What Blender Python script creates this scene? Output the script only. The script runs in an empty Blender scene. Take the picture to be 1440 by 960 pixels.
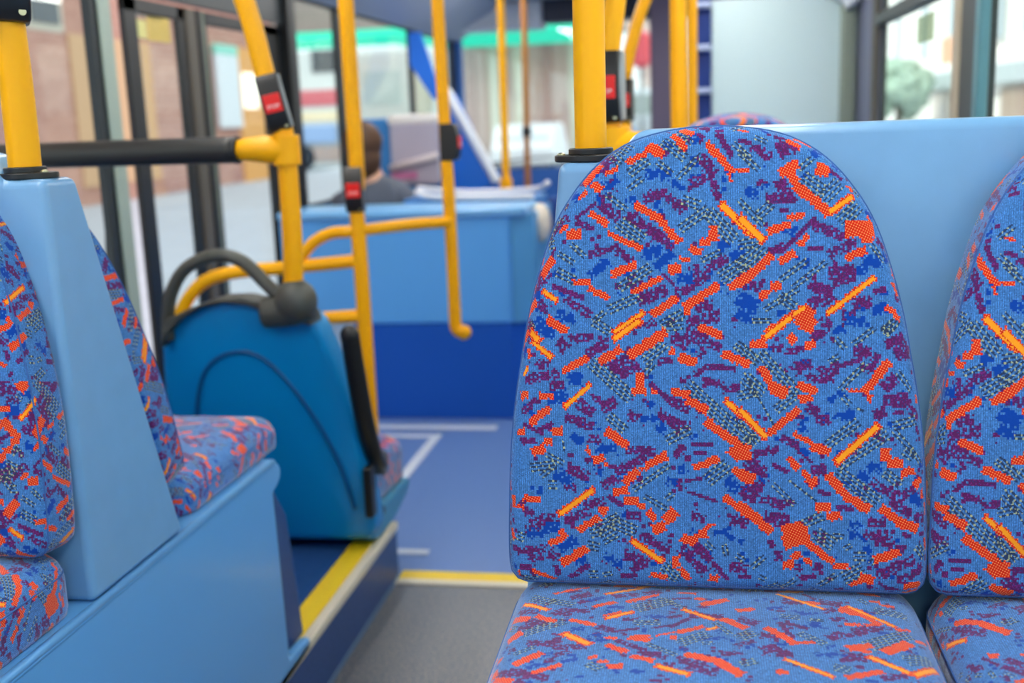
# Interior of a city bus: moquette seats, yellow poles, street outside
FSTOP = 3.2
SHEEN = .30
LAMP = 17.0
SKY = 1.9
SUN = 3.2
EXPO = 0.35
import bpy, bmesh, math, random
import numpy as np
from mathutils import Vector, Matrix
random.seed(7); rng = np.random.default_rng(11)
SC = bpy.context.scene
COL = SC.collection
PI = math.pi

# ------------------------------------------------------------------ helpers
def lin(c):
    return tuple(((v/255)/12.92 if v/255 <= .04045 else ((v/255+.055)/1.055)**2.4) for v in c) + (1.0,)

def mat(name, rgb, rough=.5, metal=0., spec=.5, coat=0., bump=0., bscale=200., speck=None, speck_scale=300., speck_amt=.5, var=0., sheen=0.):
    m = bpy.data.materials.new(name); m.use_nodes = True
    nt = m.node_tree; b = nt.nodes['Principled BSDF']
    b.inputs['Base Color'].default_value = lin(rgb)
    b.inputs['Roughness'].default_value = rough
    b.inputs['Metallic'].default_value = metal
    b.inputs['Specular IOR Level'].default_value = spec
    b.inputs['Coat Weight'].default_value = coat
    b.inputs['Coat Roughness'].default_value = .1
    b.inputs['Sheen Weight'].default_value = sheen
    tc = nt.nodes.new('ShaderNodeTexCoord')
    if speck or var:
        n = nt.nodes.new('ShaderNodeTexNoise'); n.inputs['Scale'].default_value = speck_scale
        n.inputs['Detail'].default_value = 3
        nt.links.new(tc.outputs['Object'], n.inputs['Vector'])
        r = nt.nodes.new('ShaderNodeValToRGB')
        nt.links.new(n.outputs['Fac'], r.inputs['Fac'])
        if speck:
            r.color_ramp.elements[0].position = .5; r.color_ramp.elements[0].color = lin(rgb)
            r.color_ramp.elements[1].position = .5 + .2*(1-speck_amt) + .02; r.color_ramp.elements[1].color = lin(speck)
        else:
            r.color_ramp.elements[0].position = .3; r.color_ramp.elements[0].color = lin(tuple(v*(1-var) for v in rgb))
            r.color_ramp.elements[1].position = .7; r.color_ramp.elements[1].color = lin(tuple(min(255, v*(1+var)) for v in rgb))
        nt.links.new(r.outputs['Color'], b.inputs['Base Color'])
    if bump:
        n2 = nt.nodes.new('ShaderNodeTexNoise'); n2.inputs['Scale'].default_value = bscale
        nt.links.new(tc.outputs['Object'], n2.inputs['Vector'])
        bp = nt.nodes.new('ShaderNodeBump'); bp.inputs['Strength'].default_value = bump; bp.inputs['Distance'].default_value = .002
        nt.links.new(n2.outputs['Fac'], bp.inputs['Height']); nt.links.new(bp.outputs['Normal'], b.inputs['Normal'])
    return m

def emit(name, rgb, strength):
    m = bpy.data.materials.new(name); m.use_nodes = True
    b = m.node_tree.nodes['Principled BSDF']
    b.inputs['Base Color'].default_value = lin(rgb)
    b.inputs['Emission Color'].default_value = lin(rgb); b.inputs['Emission Strength'].default_value = strength
    return m

def glass_mat(name, tint=(245, 252, 250), gloss=.06):
    m = bpy.data.materials.new(name); m.use_nodes = True
    nt = m.node_tree; nt.nodes.clear()
    o = nt.nodes.new('ShaderNodeOutputMaterial'); t = nt.nodes.new('ShaderNodeBsdfTransparent'); g = nt.nodes.new('ShaderNodeBsdfGlossy')
    mx = nt.nodes.new('ShaderNodeMixShader'); mx.inputs[0].default_value = gloss
    t.inputs['Color'].default_value = lin(tint); g.inputs['Roughness'].default_value = .02
    nt.links.new(t.outputs[0], mx.inputs[1]); nt.links.new(g.outputs[0], mx.inputs[2]); nt.links.new(mx.outputs[0], o.inputs[0])
    return m

def wp(o):
    p = o.parent
    return (wp(p) if p else Matrix.Identity(4)) @ o.matrix_basis

def link(name, bm, m, parent=None, smooth=False, bevel=0., segs=2, auto=True):
    """one mesh object; coordinates in bm are world coordinates, stored relative to the parent"""
    me = bpy.data.meshes.new(name)
    bmesh.ops.recalc_face_normals(bm, faces=bm.faces)
    bm.to_mesh(me); bm.free()
    ms = m if isinstance(m, (list, tuple)) else [m]
    for q in ms: me.materials.append(q)
    o = bpy.data.objects.new(name, me); COL.objects.link(o)
    if parent is not None:
        o.parent = parent
        me.transform(wp(parent).inverted())
    if smooth:
        for p in me.polygons: p.use_smooth = True
    if bevel:
        b = o.modifiers.new('Bevel', 'BEVEL'); b.width = bevel; b.segments = segs; b.limit_method = 'ANGLE'; b.angle_limit = .6
        for p in me.polygons: p.use_smooth = True
        b.harden_normals = True
    return o

def thing(name, label, cat, loc=(0, 0, 0), rz=0., group=None):
    o = bpy.data.objects.new(name, None); COL.objects.link(o)
    o.location = loc; o.rotation_euler = (0, 0, rz); o.empty_display_size = .1
    return tag(o, label, cat, group)

def tag(o, label, cat, group=None):
    o['label'] = label; o['category'] = cat
    if group: o['group'] = group
    return o

def struct(o, label=None):
    o['kind'] = 'structure'
    if label: o['label'] = label
    return o

def BM(): return bmesh.new()

def box(bm, x0, x1, y0, y1, z0, z1, mi=0):
    vs = [bm.verts.new(p) for p in ((x0,y0,z0),(x1,y0,z0),(x1,y1,z0),(x0,y1,z0),(x0,y0,z1),(x1,y0,z1),(x1,y1,z1),(x0,y1,z1))]
    for f in ((0,3,2,1),(4,5,6,7),(0,1,5,4),(1,2,6,5),(2,3,7,6),(3,0,4,7)):
        fc = bm.faces.new([vs[i] for i in f]); fc.material_index = mi
    return bm

def B(*a): return box(BM(), *a)

def prism(bm, prof, axis, a0, a1):
    """profile polygon extruded along an axis: 'x' -> (y,z), 'y' -> (x,z), 'z' -> (x,y)"""
    def P(q, a):
        return {'x': (a, q[0], q[1]), 'y': (q[0], a, q[1]), 'z': (q[0], q[1], a)}[axis]
    A = [bm.verts.new(P(q, a0)) for q in prof]; Bv = [bm.verts.new(P(q, a1)) for q in prof]
    n = len(prof)
    bm.faces.new(A); bm.faces.new(Bv[::-1])
    for i in range(n): bm.faces.new((A[i], A[(i+1) % n], Bv[(i+1) % n], Bv[i]))
    return bm

def smooth_path(pts, sub=8):
    P = [Vector(p) for p in pts]
    if len(P) < 3 or sub < 2: return P
    out = []
    for i in range(len(P)-1):
        p0 = P[max(i-1, 0)]; p1 = P[i]; p2 = P[i+1]; p3 = P[min(i+2, len(P)-1)]
        for k in range(sub):
            t = k/sub
            out.append(.5*((2*p1)+(-p0+p2)*t+(2*p0-5*p1+4*p2-p3)*t*t+(-p0+3*p1-3*p2+p3)*t**3))
    out.append(P[-1]); return out

def tube(bm, pts, r, seg=20, sub=8, sq=1., caps=True):
    P = smooth_path(pts, sub); rings = []
    prev = None
    for i, p in enumerate(P):
        d = (P[min(i+1, len(P)-1)]-P[max(i-1, 0)]).normalized()
        if prev is None:
            a = Vector((0, 0, 1)) if abs(d.z) < .9 else Vector((1, 0, 0))
            u = (a-d*a.dot(d)).normalized()
        else: u = (prev-d*prev.dot(d)).normalized()
        prev = u; w = d.cross(u)
        rr = r(i/(len(P)-1)) if callable(r) else r
        rings.append([bm.verts.new(p+(u*math.cos(2*PI*k/seg)+w*math.sin(2*PI*k/seg)*sq)*rr) for k in range(seg)])
    for A, C in zip(rings, rings[1:]):
        for k in range(seg): bm.faces.new((A[k], A[(k+1) % seg], C[(k+1) % seg], C[k]))
    if caps:
        bm.faces.new(rings[0][::-1]); bm.faces.new(rings[-1])
    return bm

def T(pts, r, seg=20, sub=8, sq=1.): return tube(BM(), pts, r, seg, sub, sq)

def ball(bm, c, rx, ry=None, rz=None, u=24, v=14):
    ry = ry or rx; rz = rz or rx
    bmesh.ops.create_uvsphere(bm, u_segments=u, v_segments=v, radius=1, matrix=Matrix.Translation(c) @ Matrix.Diagonal((rx, ry, rz, 1)))
    return bm

def disc(bm, c, r, h, axis='z', seg=24):
    rot = {'z': Matrix.Identity(4), 'y': Matrix.Rotation(PI/2, 4, 'X'), 'x': Matrix.Rotation(PI/2, 4, 'Y')}[axis]
    bmesh.ops.create_cone(bm, cap_ends=True, segments=seg, radius1=r, radius2=r, depth=h, matrix=Matrix.Translation(c) @ rot)
    return bm

# ------------------------------------------------------------------ camera (35 mm-class lens, 1440 x 960)
R3 = Matrix(((0.98592388, 0.00398233, 0.1671474), (0.16294978, 0.20095802, -0.96595199), (-0.03743635, 0.97959176, 0.19748039)))
cam = bpy.data.cameras.new('camera'); co = bpy.data.objects.new('camera', cam); COL.objects.link(co)
co.matrix_world = Matrix.Translation((0, 0, 1.30)) @ R3.to_4x4()
cam.sensor_width = 36; cam.lens = 1550/1440*36; cam.clip_start = .02; cam.clip_end = 400
cam.dof.use_dof = True; cam.dof.focus_distance = 1.36; cam.dof.aperture_fstop = FSTOP
SC.camera = co

# ------------------------------------------------------------------ moquette pattern (stitch by stitch)
S = .0013
BACK = "O-33,418,-23,405,6 O-54,407,-44,401,9 O-74,394,-58,401,6 O-93,384,-84,389,4 O-2,407,18,384,7 O18,384,32,384,4 O16,381,17,375,4 O-105,375,-100,371,7 O-119,363,-113,368,5 O-107,349,-94,339,6 O-91,330,-63,316,5 O-66,355,-47,343,7 O-47,343,-29,322,7 O2,332,2,323,8 O-8,321,-3,321,7 O-18,315,-10,312,7 O-28,307,-20,305,4 O-35,297,-29,298,9 O-88,294,-69,301,7 O-70,277,-45,289,6 O-123,286,-111,287,6 O-109,280,-94,272,6 O-52,257,-32,270,7 O-22,257,-22,265,7 O-21,265,5,281,8 O18,281,34,290,8 O-148,253,-133,242,7 O-128,330,-120,330,9 O-137,334,-130,337,5 O-10,244,8,239,6 Y9,354,37,326,8 Y-153,279,-141,270,6 Y-88,240,-61,258,6 P-21,419,-9,413,8 P-7,396,1,384,8 P-19,372,1,380,8 P1,376,6,360,6 P-57,361,-41,365,9 P-37,361,-25,351,8 P-73,346,-35,319,9 P-97,355,-85,344,8 P-121,345,-103,358,3 P-119,341,-107,335,6 P-108,312,-89,317,6 P-83,314,-73,306,7 P-62,271,-43,277,11 P-143,283,-116,272,5 P-131,270,-110,257,7 P-29,275,-4,291,8 P-2,297,12,306,8 P-17,299,-12,293,6 P-43,293,-33,283,4 P6,417,18,397,5 P-64,247,-50,248,6 P-18,250,4,254,10 P-12,263,-2,264,9 P-158,268,-150,262,8 B-58,311,-47,313,10 B-47,301,-37,311,8 B8,317,14,318,8 B-27,289,-19,289,8 B-108,294,-94,304,8 B-139,257,-127,253,10 B-55,383,-37,381,8 B-95,372,-85,378,8 B-75,360,-69,360,4 B-33,373,-29,373,4 B18,308,26,312,8 B26,270,38,264,12 B-158,251,-150,241,12 D-42,412,-23,396,3 D-72,384,-56,395,3 D-73,370,-61,379,2 D-47,393,-35,383,2 D-29,379,-9,398,2 D-93,365,-76,352,2 D-82,340,-61,324,4 D-138,313,-124,304,2 D-126,321,-114,310,2 D-139,296,-124,288,3 D-82,281,-55,299,3 D-92,261,-64,273,3 D-106,251,-96,259,2 D-44,247,-26,257,3 D-25,359,-11,354,3 D-27,333,-3,350,3 D-3,348,20,322,4 D8,288,37,308,4 D-8,305,8,312,2 D20,407,34,394,2 O25,422,33,421,2 O68,411,77,404,6 O62,381,73,387,9 O70,378,73,373,8 O94,383,99,382,12 O75,368,100,346,9 O51,329,67,335,7 O68,341,79,343,6 O78,318,83,324,6 O121,330,138,330,15 O132,322,138,322,8 O118,305,132,311,6 O62,303,71,309,7 O35,292,51,306,8 O25,284,33,292,8 O44,273,48,273,8 O54,281,58,281,8 O78,248,85,258,12 O162,282,166,273,5 O152,261,165,251,5 O26,385,31,384,4 O138,341,141,331,5 O121,369,124,365,4 Y102,345,123,359,7 Y25,342,45,322,8 Y101,256,141,287,6 Y49,240,82,262,6 P25,409,35,408,4 P37,403,50,395,7 P60,405,64,397,9 P60,372,66,362,9 P50,358,73,358,8 P60,348,67,348,4 P64,315,91,340,4 P85,313,97,314,4 P91,333,114,324,8 P104,309,123,317,8 P106,291,121,293,12 P108,285,121,289,10 P89,281,101,275,10 P89,264,103,271,11 P97,252,101,240,6 P125,265,137,266,9 P116,256,124,257,6 P54,312,62,315,8 P147,320,155,314,7 P98,387,115,375,4 P142,275,150,277,5 P31,282,41,280,7 B33,363,39,364,8 B46,369,49,369,4 B66,331,71,329,8 B133,301,144,302,10 B128,293,133,293,8 B153,308,157,302,6 B118,250,129,248,10 B142,259,150,261,8 B31,266,37,268,6 B25,256,33,254,10 D76,383,88,393,2 D79,376,98,362,4 D96,356,111,371,4 D112,336,128,351,4 D25,357,45,335,2 D41,343,52,353,3 D25,318,37,320,3 D25,298,45,316,4 D138,316,151,302,2 D60,286,83,303,2 D72,280,99,301,2 D47,260,76,278,2 D60,272,72,262,3 D150,240,163,251,3 D39,413,48,408,2 D37,250,51,250,2 D25,399,41,384,2 O-148,251,-133,242,7 O-169,223,-168,218,5 O-176,181,-171,183,8 O-157,181,-146,181,6 O-134,205,-114,216,7 O-100,214,-83,224,8 O-72,220,-43,239,9 O-166,156,-150,169,7 O-70,186,-60,186,6 O-65,201,-64,188,8 O-36,221,-34,225,5 O-26,217,-16,213,9 O-6,243,8,236,6 O12,220,31,212,8 O-34,186,-22,183,7 O-20,177,-6,170,8 O-4,158,20,141,8 O22,133,24,131,16 O-54,186,-50,186,4 O-145,147,-139,148,7 O-153,138,-148,138,7 O-164,128,-156,131,9 O-95,148,-78,136,8 O-114,131,-111,129,5 O-106,122,-100,124,8 O-98,117,-96,116,4 O-57,118,-42,126,8 O-64,113,-60,115,4 O-78,102,-68,111,8 O-89,92,-78,93,7 O-78,84,-69,83,8 O-66,78,-62,79,6 O-57,73,-53,67,7 O-41,67,-35,72,10 O-51,57,-45,59,10 O-37,77,-35,76,4 O-14,116,5,124,7 O20,114,36,108,7 O12,88,38,69,7 O-101,73,-98,73,8 O-122,55,-105,66,7 O-174,83,-161,83,6 O-188,83,-187,75,7 O-181,75,-176,75,4 O-181,146,-175,147,6 O-12,55,0,63,4 Y-88,234,-64,251,7 Y-164,232,-146,217,6 Y-134,171,-111,191,6 Y-141,69,-109,93,7 Y13,177,38,156,7 Y-175,200,-170,208,4 P-138,231,-134,227,10 P-127,235,-109,235,8 P-111,221,-96,229,9 P-89,209,-74,217,10 P-80,202,-68,209,9 P-157,210,-150,211,7 P-170,196,-142,202,8 P-145,190,-138,190,9 P-174,166,-162,176,6 P-173,154,-156,145,3 P-160,148,-147,155,4 P-175,138,-164,139,6 P-120,173,-110,167,10 P-107,182,-103,178,6 P-97,171,-89,175,10 P-131,160,-110,154,8 P-110,142,-104,140,8 P-73,165,-69,161,7 P-54,192,-38,178,5 P-40,180,-22,170,8 P-46,165,-36,159,8 P-32,235,-24,229,10 P-20,239,-8,233,12 P-10,223,-8,221,7 P-12,233,6,227,7 P-46,213,-38,215,6 P-14,202,-2,209,6 P0,209,20,207,5 P-4,196,8,192,6 P-75,132,-53,130,8 P-86,111,-61,124,7 P-98,98,-86,106,8 P-131,112,-115,106,9 P-134,97,-127,95,7 P-134,63,-115,72,8 P-115,78,-100,83,7 P-32,128,-26,134,7 P-18,137,0,137,4 P-16,130,-6,129,4 P-22,126,-21,123,5 P-34,157,-22,155,8 P-24,103,-10,106,3 P-22,93,4,85,3 P-16,70,-8,68,7 P-76,70,-67,69,8 P-174,71,-168,69,8 P-166,58,-153,65,9 P-172,53,-162,51,8 P12,188,24,190,6 P32,121,38,119,10 P30,96,38,88,10 P20,67,30,65,10 P-94,87,-82,79,5 B-156,246,-146,240,12 B-128,198,-120,197,9 B-147,179,-136,181,12 B-102,132,-90,133,9 B-127,144,-120,139,8 B-142,105,-131,101,9 B-151,56,-145,56,10 B-58,175,-54,174,5 B-63,161,-50,161,5 B-48,151,-46,151,7 B-39,103,-33,101,6 B-28,114,-26,112,8 B16,104,20,96,10 B-142,105,-136,108,8 D-109,213,-73,180,4 D-62,215,-42,231,4 D-60,202,-52,211,2 D-106,250,-92,241,3 D-93,163,-79,150,3 D-137,139,-135,129,1 D-152,126,-137,118,2 D-167,113,-144,116,3 D-157,105,-144,116,2 D-150,97,-144,97,3 D-40,141,-20,151,3 D-22,192,8,164,4 D8,164,36,139,4 D24,182,38,186,3 D22,229,38,215,3 D-4,104,14,119,4 D-71,94,-38,118,2 D-61,88,-41,76,2 D-41,86,-35,91,2 D-109,55,-86,68,3 D-94,64,-70,54,4 D-40,245,-26,247,3 O35,229,46,230,7 O25,215,32,212,7 O43,207,47,203,7 O48,201,57,184,7 O57,188,63,186,12 O78,192,90,187,8 O79,179,86,181,7 O120,187,134,187,4 O134,187,153,211,8 O138,183,137,178,4 O51,148,76,170,7 O73,148,86,141,5 O90,136,102,132,8 O69,126,76,117,6 O82,113,90,101,6 O84,105,92,107,5 O152,133,152,126,9 O157,122,165,122,9 O167,112,175,115,7 O103,110,118,92,8 O121,90,137,80,8 O150,80,164,70,8 O166,68,179,63,9 O94,81,103,81,8 O104,73,112,74,8 O178,102,184,106,7 O25,131,30,131,14 O25,110,35,105,8 O25,81,41,69,8 O41,67,51,58,8 O67,60,81,58,10 O184,177,185,181,5 O82,247,87,245,12 O70,233,72,235,8 O84,228,88,229,8 O187,97,188,91,4 Y47,235,70,253,7 Y25,170,48,145,7 Y110,123,145,155,8 P89,236,97,237,8 P55,225,62,226,7 P66,221,80,225,6 P72,209,86,211,7 P86,199,92,199,7 P99,199,105,200,9 P95,206,109,205,6 P109,208,130,215,4 P126,222,136,221,8 P154,229,167,234,10 P162,220,175,221,10 P137,207,145,217,7 P151,191,158,197,10 P153,179,172,175,9 P145,165,149,167,10 P157,179,168,181,9 P86,172,92,168,8 P94,161,102,160,8 P99,250,102,245,7 P63,144,75,138,7 P75,136,88,122,3 P90,114,98,114,10 P39,129,57,134,6 P31,119,47,113,9 P55,119,67,113,4 P29,90,43,100,9 P43,88,63,82,8 P51,70,65,68,12 P142,104,154,96,7 P167,93,175,97,8 P160,84,173,77,7 P181,73,189,72,8 P112,80,123,80,6 P94,95,104,94,4 P141,68,150,68,9 P177,171,183,163,6 B119,165,123,165,8 B111,165,115,163,6 B103,180,107,180,4 B140,118,147,118,8 B131,110,137,109,8 B177,89,185,87,10 B113,183,117,183,4 B124,248,128,248,8 B112,241,116,241,6 B124,66,129,65,5 B80,134,84,130,6 D25,227,41,213,3 D43,221,76,185,3 D29,203,55,156,1 D29,199,45,184,4 D25,164,41,139,4 D57,170,72,182,3 D109,233,116,225,2 D103,213,111,218,2 D113,189,134,211,2 D115,181,121,175,2 D128,171,132,169,1 D162,203,175,187,2 D102,138,128,159,3 D111,120,153,149,4 D159,155,180,161,3 D159,151,186,121,2 D169,133,176,127,3 D110,114,146,86,4 D152,113,165,103,3 D55,101,73,83,2 D69,105,92,87,1 D79,64,98,73,3 D124,229,141,242,2 D150,238,160,248,3 O-139,52,-137,48,7 O-150,40,-139,46,6 O-138,22,-117,36,8 O-167,13,-147,4,5 O-25,49,-17,46,9 O-14,51,-6,53,6 O-5,58,1,63,3 O-33,30,-32,23,7 O-28,19,-22,10,6 O0,11,4,10,8 O-55,13,-43,10,6 O-191,51,-188,45,5 O-183,11,-182,7,3 Y-73,45,-46,26,7 P-181,32,-158,35,7 P-169,26,-160,27,7 P-150,29,-145,27,9 P-179,17,-171,17,5 P-145,18,-143,10,5 P-132,8,-125,11,6 P-188,34,-185,34,5 P-63,50,-41,38,8 P-78,31,-61,26,9 P-72,18,-65,22,8 P-26,38,-8,18,9 P-14,41,-3,30,8 P2,26,13,11,4 P19,23,29,21,8 P-122,15,-115,20,5 P-83,10,-74,10,5 B-155,54,-144,56,8 B-139,37,-127,45,8 B-171,49,-159,50,7 B-89,23,-85,23,7 B-98,29,-92,28,5 B-124,24,-118,25,7 B4,56,11,56,5 B17,51,19,51,5 B26,47,27,47,5 D-182,47,-176,45,3 D-114,40,-105,38,3 D-111,51,-103,53,3 D-101,46,-88,54,4 D-43,23,-30,8,4 D-5,45,1,39,2 D11,43,13,34,2 D22,34,29,29,2 D-113,11,-107,11,3 D-100,11,-93,13,2 D-179,3,-164,2,3 O66,58,78,62,11 O68,48,83,53,13 O83,49,106,31,7 O73,34,78,36,7 O66,26,71,27,8 O84,30,87,30,6 O109,26,120,27,6 O146,34,163,40,8 O124,8,134,14,5 O134,16,141,14,9 O172,8,184,10,8 P77,23,78,25,6 P94,24,96,23,9 P80,14,91,16,5 P137,56,147,54,7 P151,53,158,47,9 P164,44,168,44,8 P161,27,176,33,9 P149,20,160,24,8 P165,15,187,26,7 P148,12,158,4,3 P52,48,54,44,5 P25,14,34,13,4 P155,5,165,4,4 P59,35,61,35,8 B137,42,139,42,8 B123,56,130,56,6 B123,65,130,65,5 B108,35,110,35,5 D92,57,108,46,4 D118,43,123,46,2 D127,36,135,36,3 D141,30,144,34,2 D108,55,116,54,2 D36,23,47,33,2 D43,14,48,11,2 D96,7,110,18,2 D117,15,134,25,4 D181,46,190,37,3"
CUSH = "Y-178,20,-149,40,7 Y-98,7,-64,-12,5 Y-93,62,-71,48,7 Y-127,90,-104,110,9 Y-26,38,1,58,7 Y-45,148,-21,160,8 Y-5,79,3,74,5 O-187,46,-167,56,11 O-190,60,-192,60,7 O-156,53,-139,64,7 O-124,63,-103,74,6 O-181,89,-170,84,13 O-162,141,-144,125,9 O-145,157,-125,146,6 O-183,159,-163,170,9 O-105,37,-89,27,6 O-95,56,-82,49,4 O-76,24,-62,14,7 O-61,12,-50,5,5 O-90,99,-82,100,5 O-69,99,-55,103,8 O-67,97,-54,94,4 O-48,95,-32,87,3 O-30,87,-9,74,6 O-88,113,-72,124,7 O-66,132,-50,139,7 O-101,134,-96,133,6 O-93,141,-87,141,6 O-83,150,-75,149,8 O-21,128,2,136,9 O2,136,19,155,11 O10,57,26,72,9 O-8,24,12,12,9 O-14,10,-9,12,6 O-30,-3,-16,-2,4 O23,36,35,31,7 O-146,6,-116,-8,4 O-190,123,-188,119,8 O-190,143,-187,150,11 O-34,98,-32,98,7 P-171,73,-161,72,11 P-164,60,-147,70,9 P-182,33,-159,45,7 P-156,105,-140,107,9 P-141,46,-128,53,9 P-135,41,-110,47,7 P-126,15,-114,10,11 P-120,28,-106,22,5 P-133,99,-130,117,8 P-131,114,-107,115,8 P-129,128,-120,123,7 P-136,137,-131,136,8 P-173,114,-170,114,8 P-180,153,-155,157,12 P-158,157,-134,166,9 P-97,78,-88,84,9 P-86,88,-64,82,4 P-99,93,-96,92,7 P-80,105,-57,121,6 P-55,128,-41,133,7 P-60,125,-44,127,5 P-28,135,-17,141,9 P-17,147,-1,154,13 P7,125,21,120,6 P19,107,32,99,6 P-17,51,5,53,12 P-12,31,-5,30,5 P-38,57,-28,52,5 P-36,76,-22,60,5 P-88,12,-70,6,9 P-61,1,-49,-4,8 P-30,12,-21,11,5 P25,55,35,62,11 P-77,64,-70,64,6 P-51,81,-37,74,3 P-133,3,-122,2,4 B-93,40,-81,37,6 B-120,82,-112,81,7 B-105,104,-90,103,7 B-99,93,-89,99,6 B-151,147,-137,144,6 B-138,127,-134,126,6 B-57,55,-41,57,5 B-111,23,-99,17,6 B-186,108,-183,108,5 B-121,140,-112,136,6 B-10,99,8,94,4 B-30,120,-22,119,4 B-65,158,-57,157,5 D-170,10,-146,26,4 D-148,21,-126,32,3 D-68,40,-37,17,5 D-48,13,-24,36,2 D-188,62,-179,69,3 D-166,87,-130,65,4 D-68,71,-46,69,3 D-28,108,-5,88,4 D-9,106,-1,105,2 D21,93,34,81,4 D-55,110,-31,129,2 D-167,124,-150,112,2 D-101,145,-91,154,3 D22,140,32,133,3 D1,65,14,86,2 Y59,-8,97,25,4 Y119,16,154,47,6 Y57,127,91,149,6 Y124,109,152,129,8 Y156,131,183,109,9 O114,24,127,27,13 O127,27,141,45,8 O114,53,124,51,6 O130,50,137,48,5 O83,11,93,12,7 O141,0,148,-1,4 O150,5,159,6,5 O156,52,168,50,5 O172,67,183,62,6 O46,72,65,96,9 O67,96,82,93,5 O140,96,160,77,11 O111,97,127,89,9 O117,98,125,101,7 O49,149,55,148,7 O103,147,130,132,7 O177,138,185,136,7 P65,12,77,13,8 P98,9,110,13,11 P98,30,105,25,8 P103,45,112,43,7 P102,71,114,74,7 P97,82,104,78,9 P120,66,133,57,12 P138,53,150,52,7 P62,60,78,68,5 P57,60,63,82,5 P42,87,51,90,12 P42,112,49,108,11 P53,118,59,117,11 P109,112,116,112,13 P101,120,109,117,6 P112,129,116,128,5 P131,143,147,135,7 P83,-10,92,2,4 B49,28,66,24,5 B72,32,80,39,5 B82,39,89,36,4 B83,115,99,110,7 B92,100,99,96,5 B86,61,94,65,5 D59,45,74,47,3 D84,50,93,50,2 D142,18,171,23,4 D126,90,165,58,5 D72,78,90,94,3 D153,108,181,99,5 D131,-2,137,6,2 D94,133,105,136,4"
def parse(t): return [(q[0], *[int(v) for v in q[1:].split(',')]) for q in t.split()]
HW = [(0, .2475), (.06, .2480), (.16, .244), (.23, .2365), (.28, .228), (.33, .219), (.38, .206), (.435, .187), (.475, .164), (.51, .134), (.535, .0967), (.548, .052), (.5525, 0)]
def halfw(v):
    for (a, wa), (b, wb) in zip(HW, HW[1:]):
        if a <= v <= b: return wa+(wb-wa)*(v-a)/(b-a)
    return 0
back_s, cush_s = parse(BACK), parse(CUSH)
extra = []
for k, x1, y1, x2, y2, w in back_s:            # carry the weave on above the shoulders of the cut piece
    if abs(x1) > 70 and 40 < y1 < 215:
        yy = (y1+225)*S
        if abs(x1)*S > halfw(min(yy, .552))-.004: extra.append((k, x1, y1+225, x2, y2+225, w))
back_s += extra
for k, x1, y1, x2, y2, w in parse(BACK):       # the seat cloth runs on behind the piece seen in front
    if y1 < 270: cush_s.append((k, -x1, y1+185, -x2, y2+185, w))
g0 = random.Random(5)
for k in range(420):                           # and round its edges
    x, y = g0.uniform(-192, 192), g0.uniform(-12, 436)
    inside = 0 < y*S < .5525 and abs(x)*S < halfw(min(max(y*S, 0), .5525))-.006
    if inside: continue
    kind = g0.choice('PPPOODDBY' if k % 3 else 'PODB'); a = g0.choice((.7, -.7))+g0.uniform(-.15, .15); L = g0.uniform(4, 24)
    back_s.append((kind, int(x), int(y), int(x+L*math.cos(a)), int(y+L*math.sin(a)), g0.choice((2, 3, 3)) if kind == 'D' else g0.uniform(6, 11)))
TW, TH = 384, 448
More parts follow.
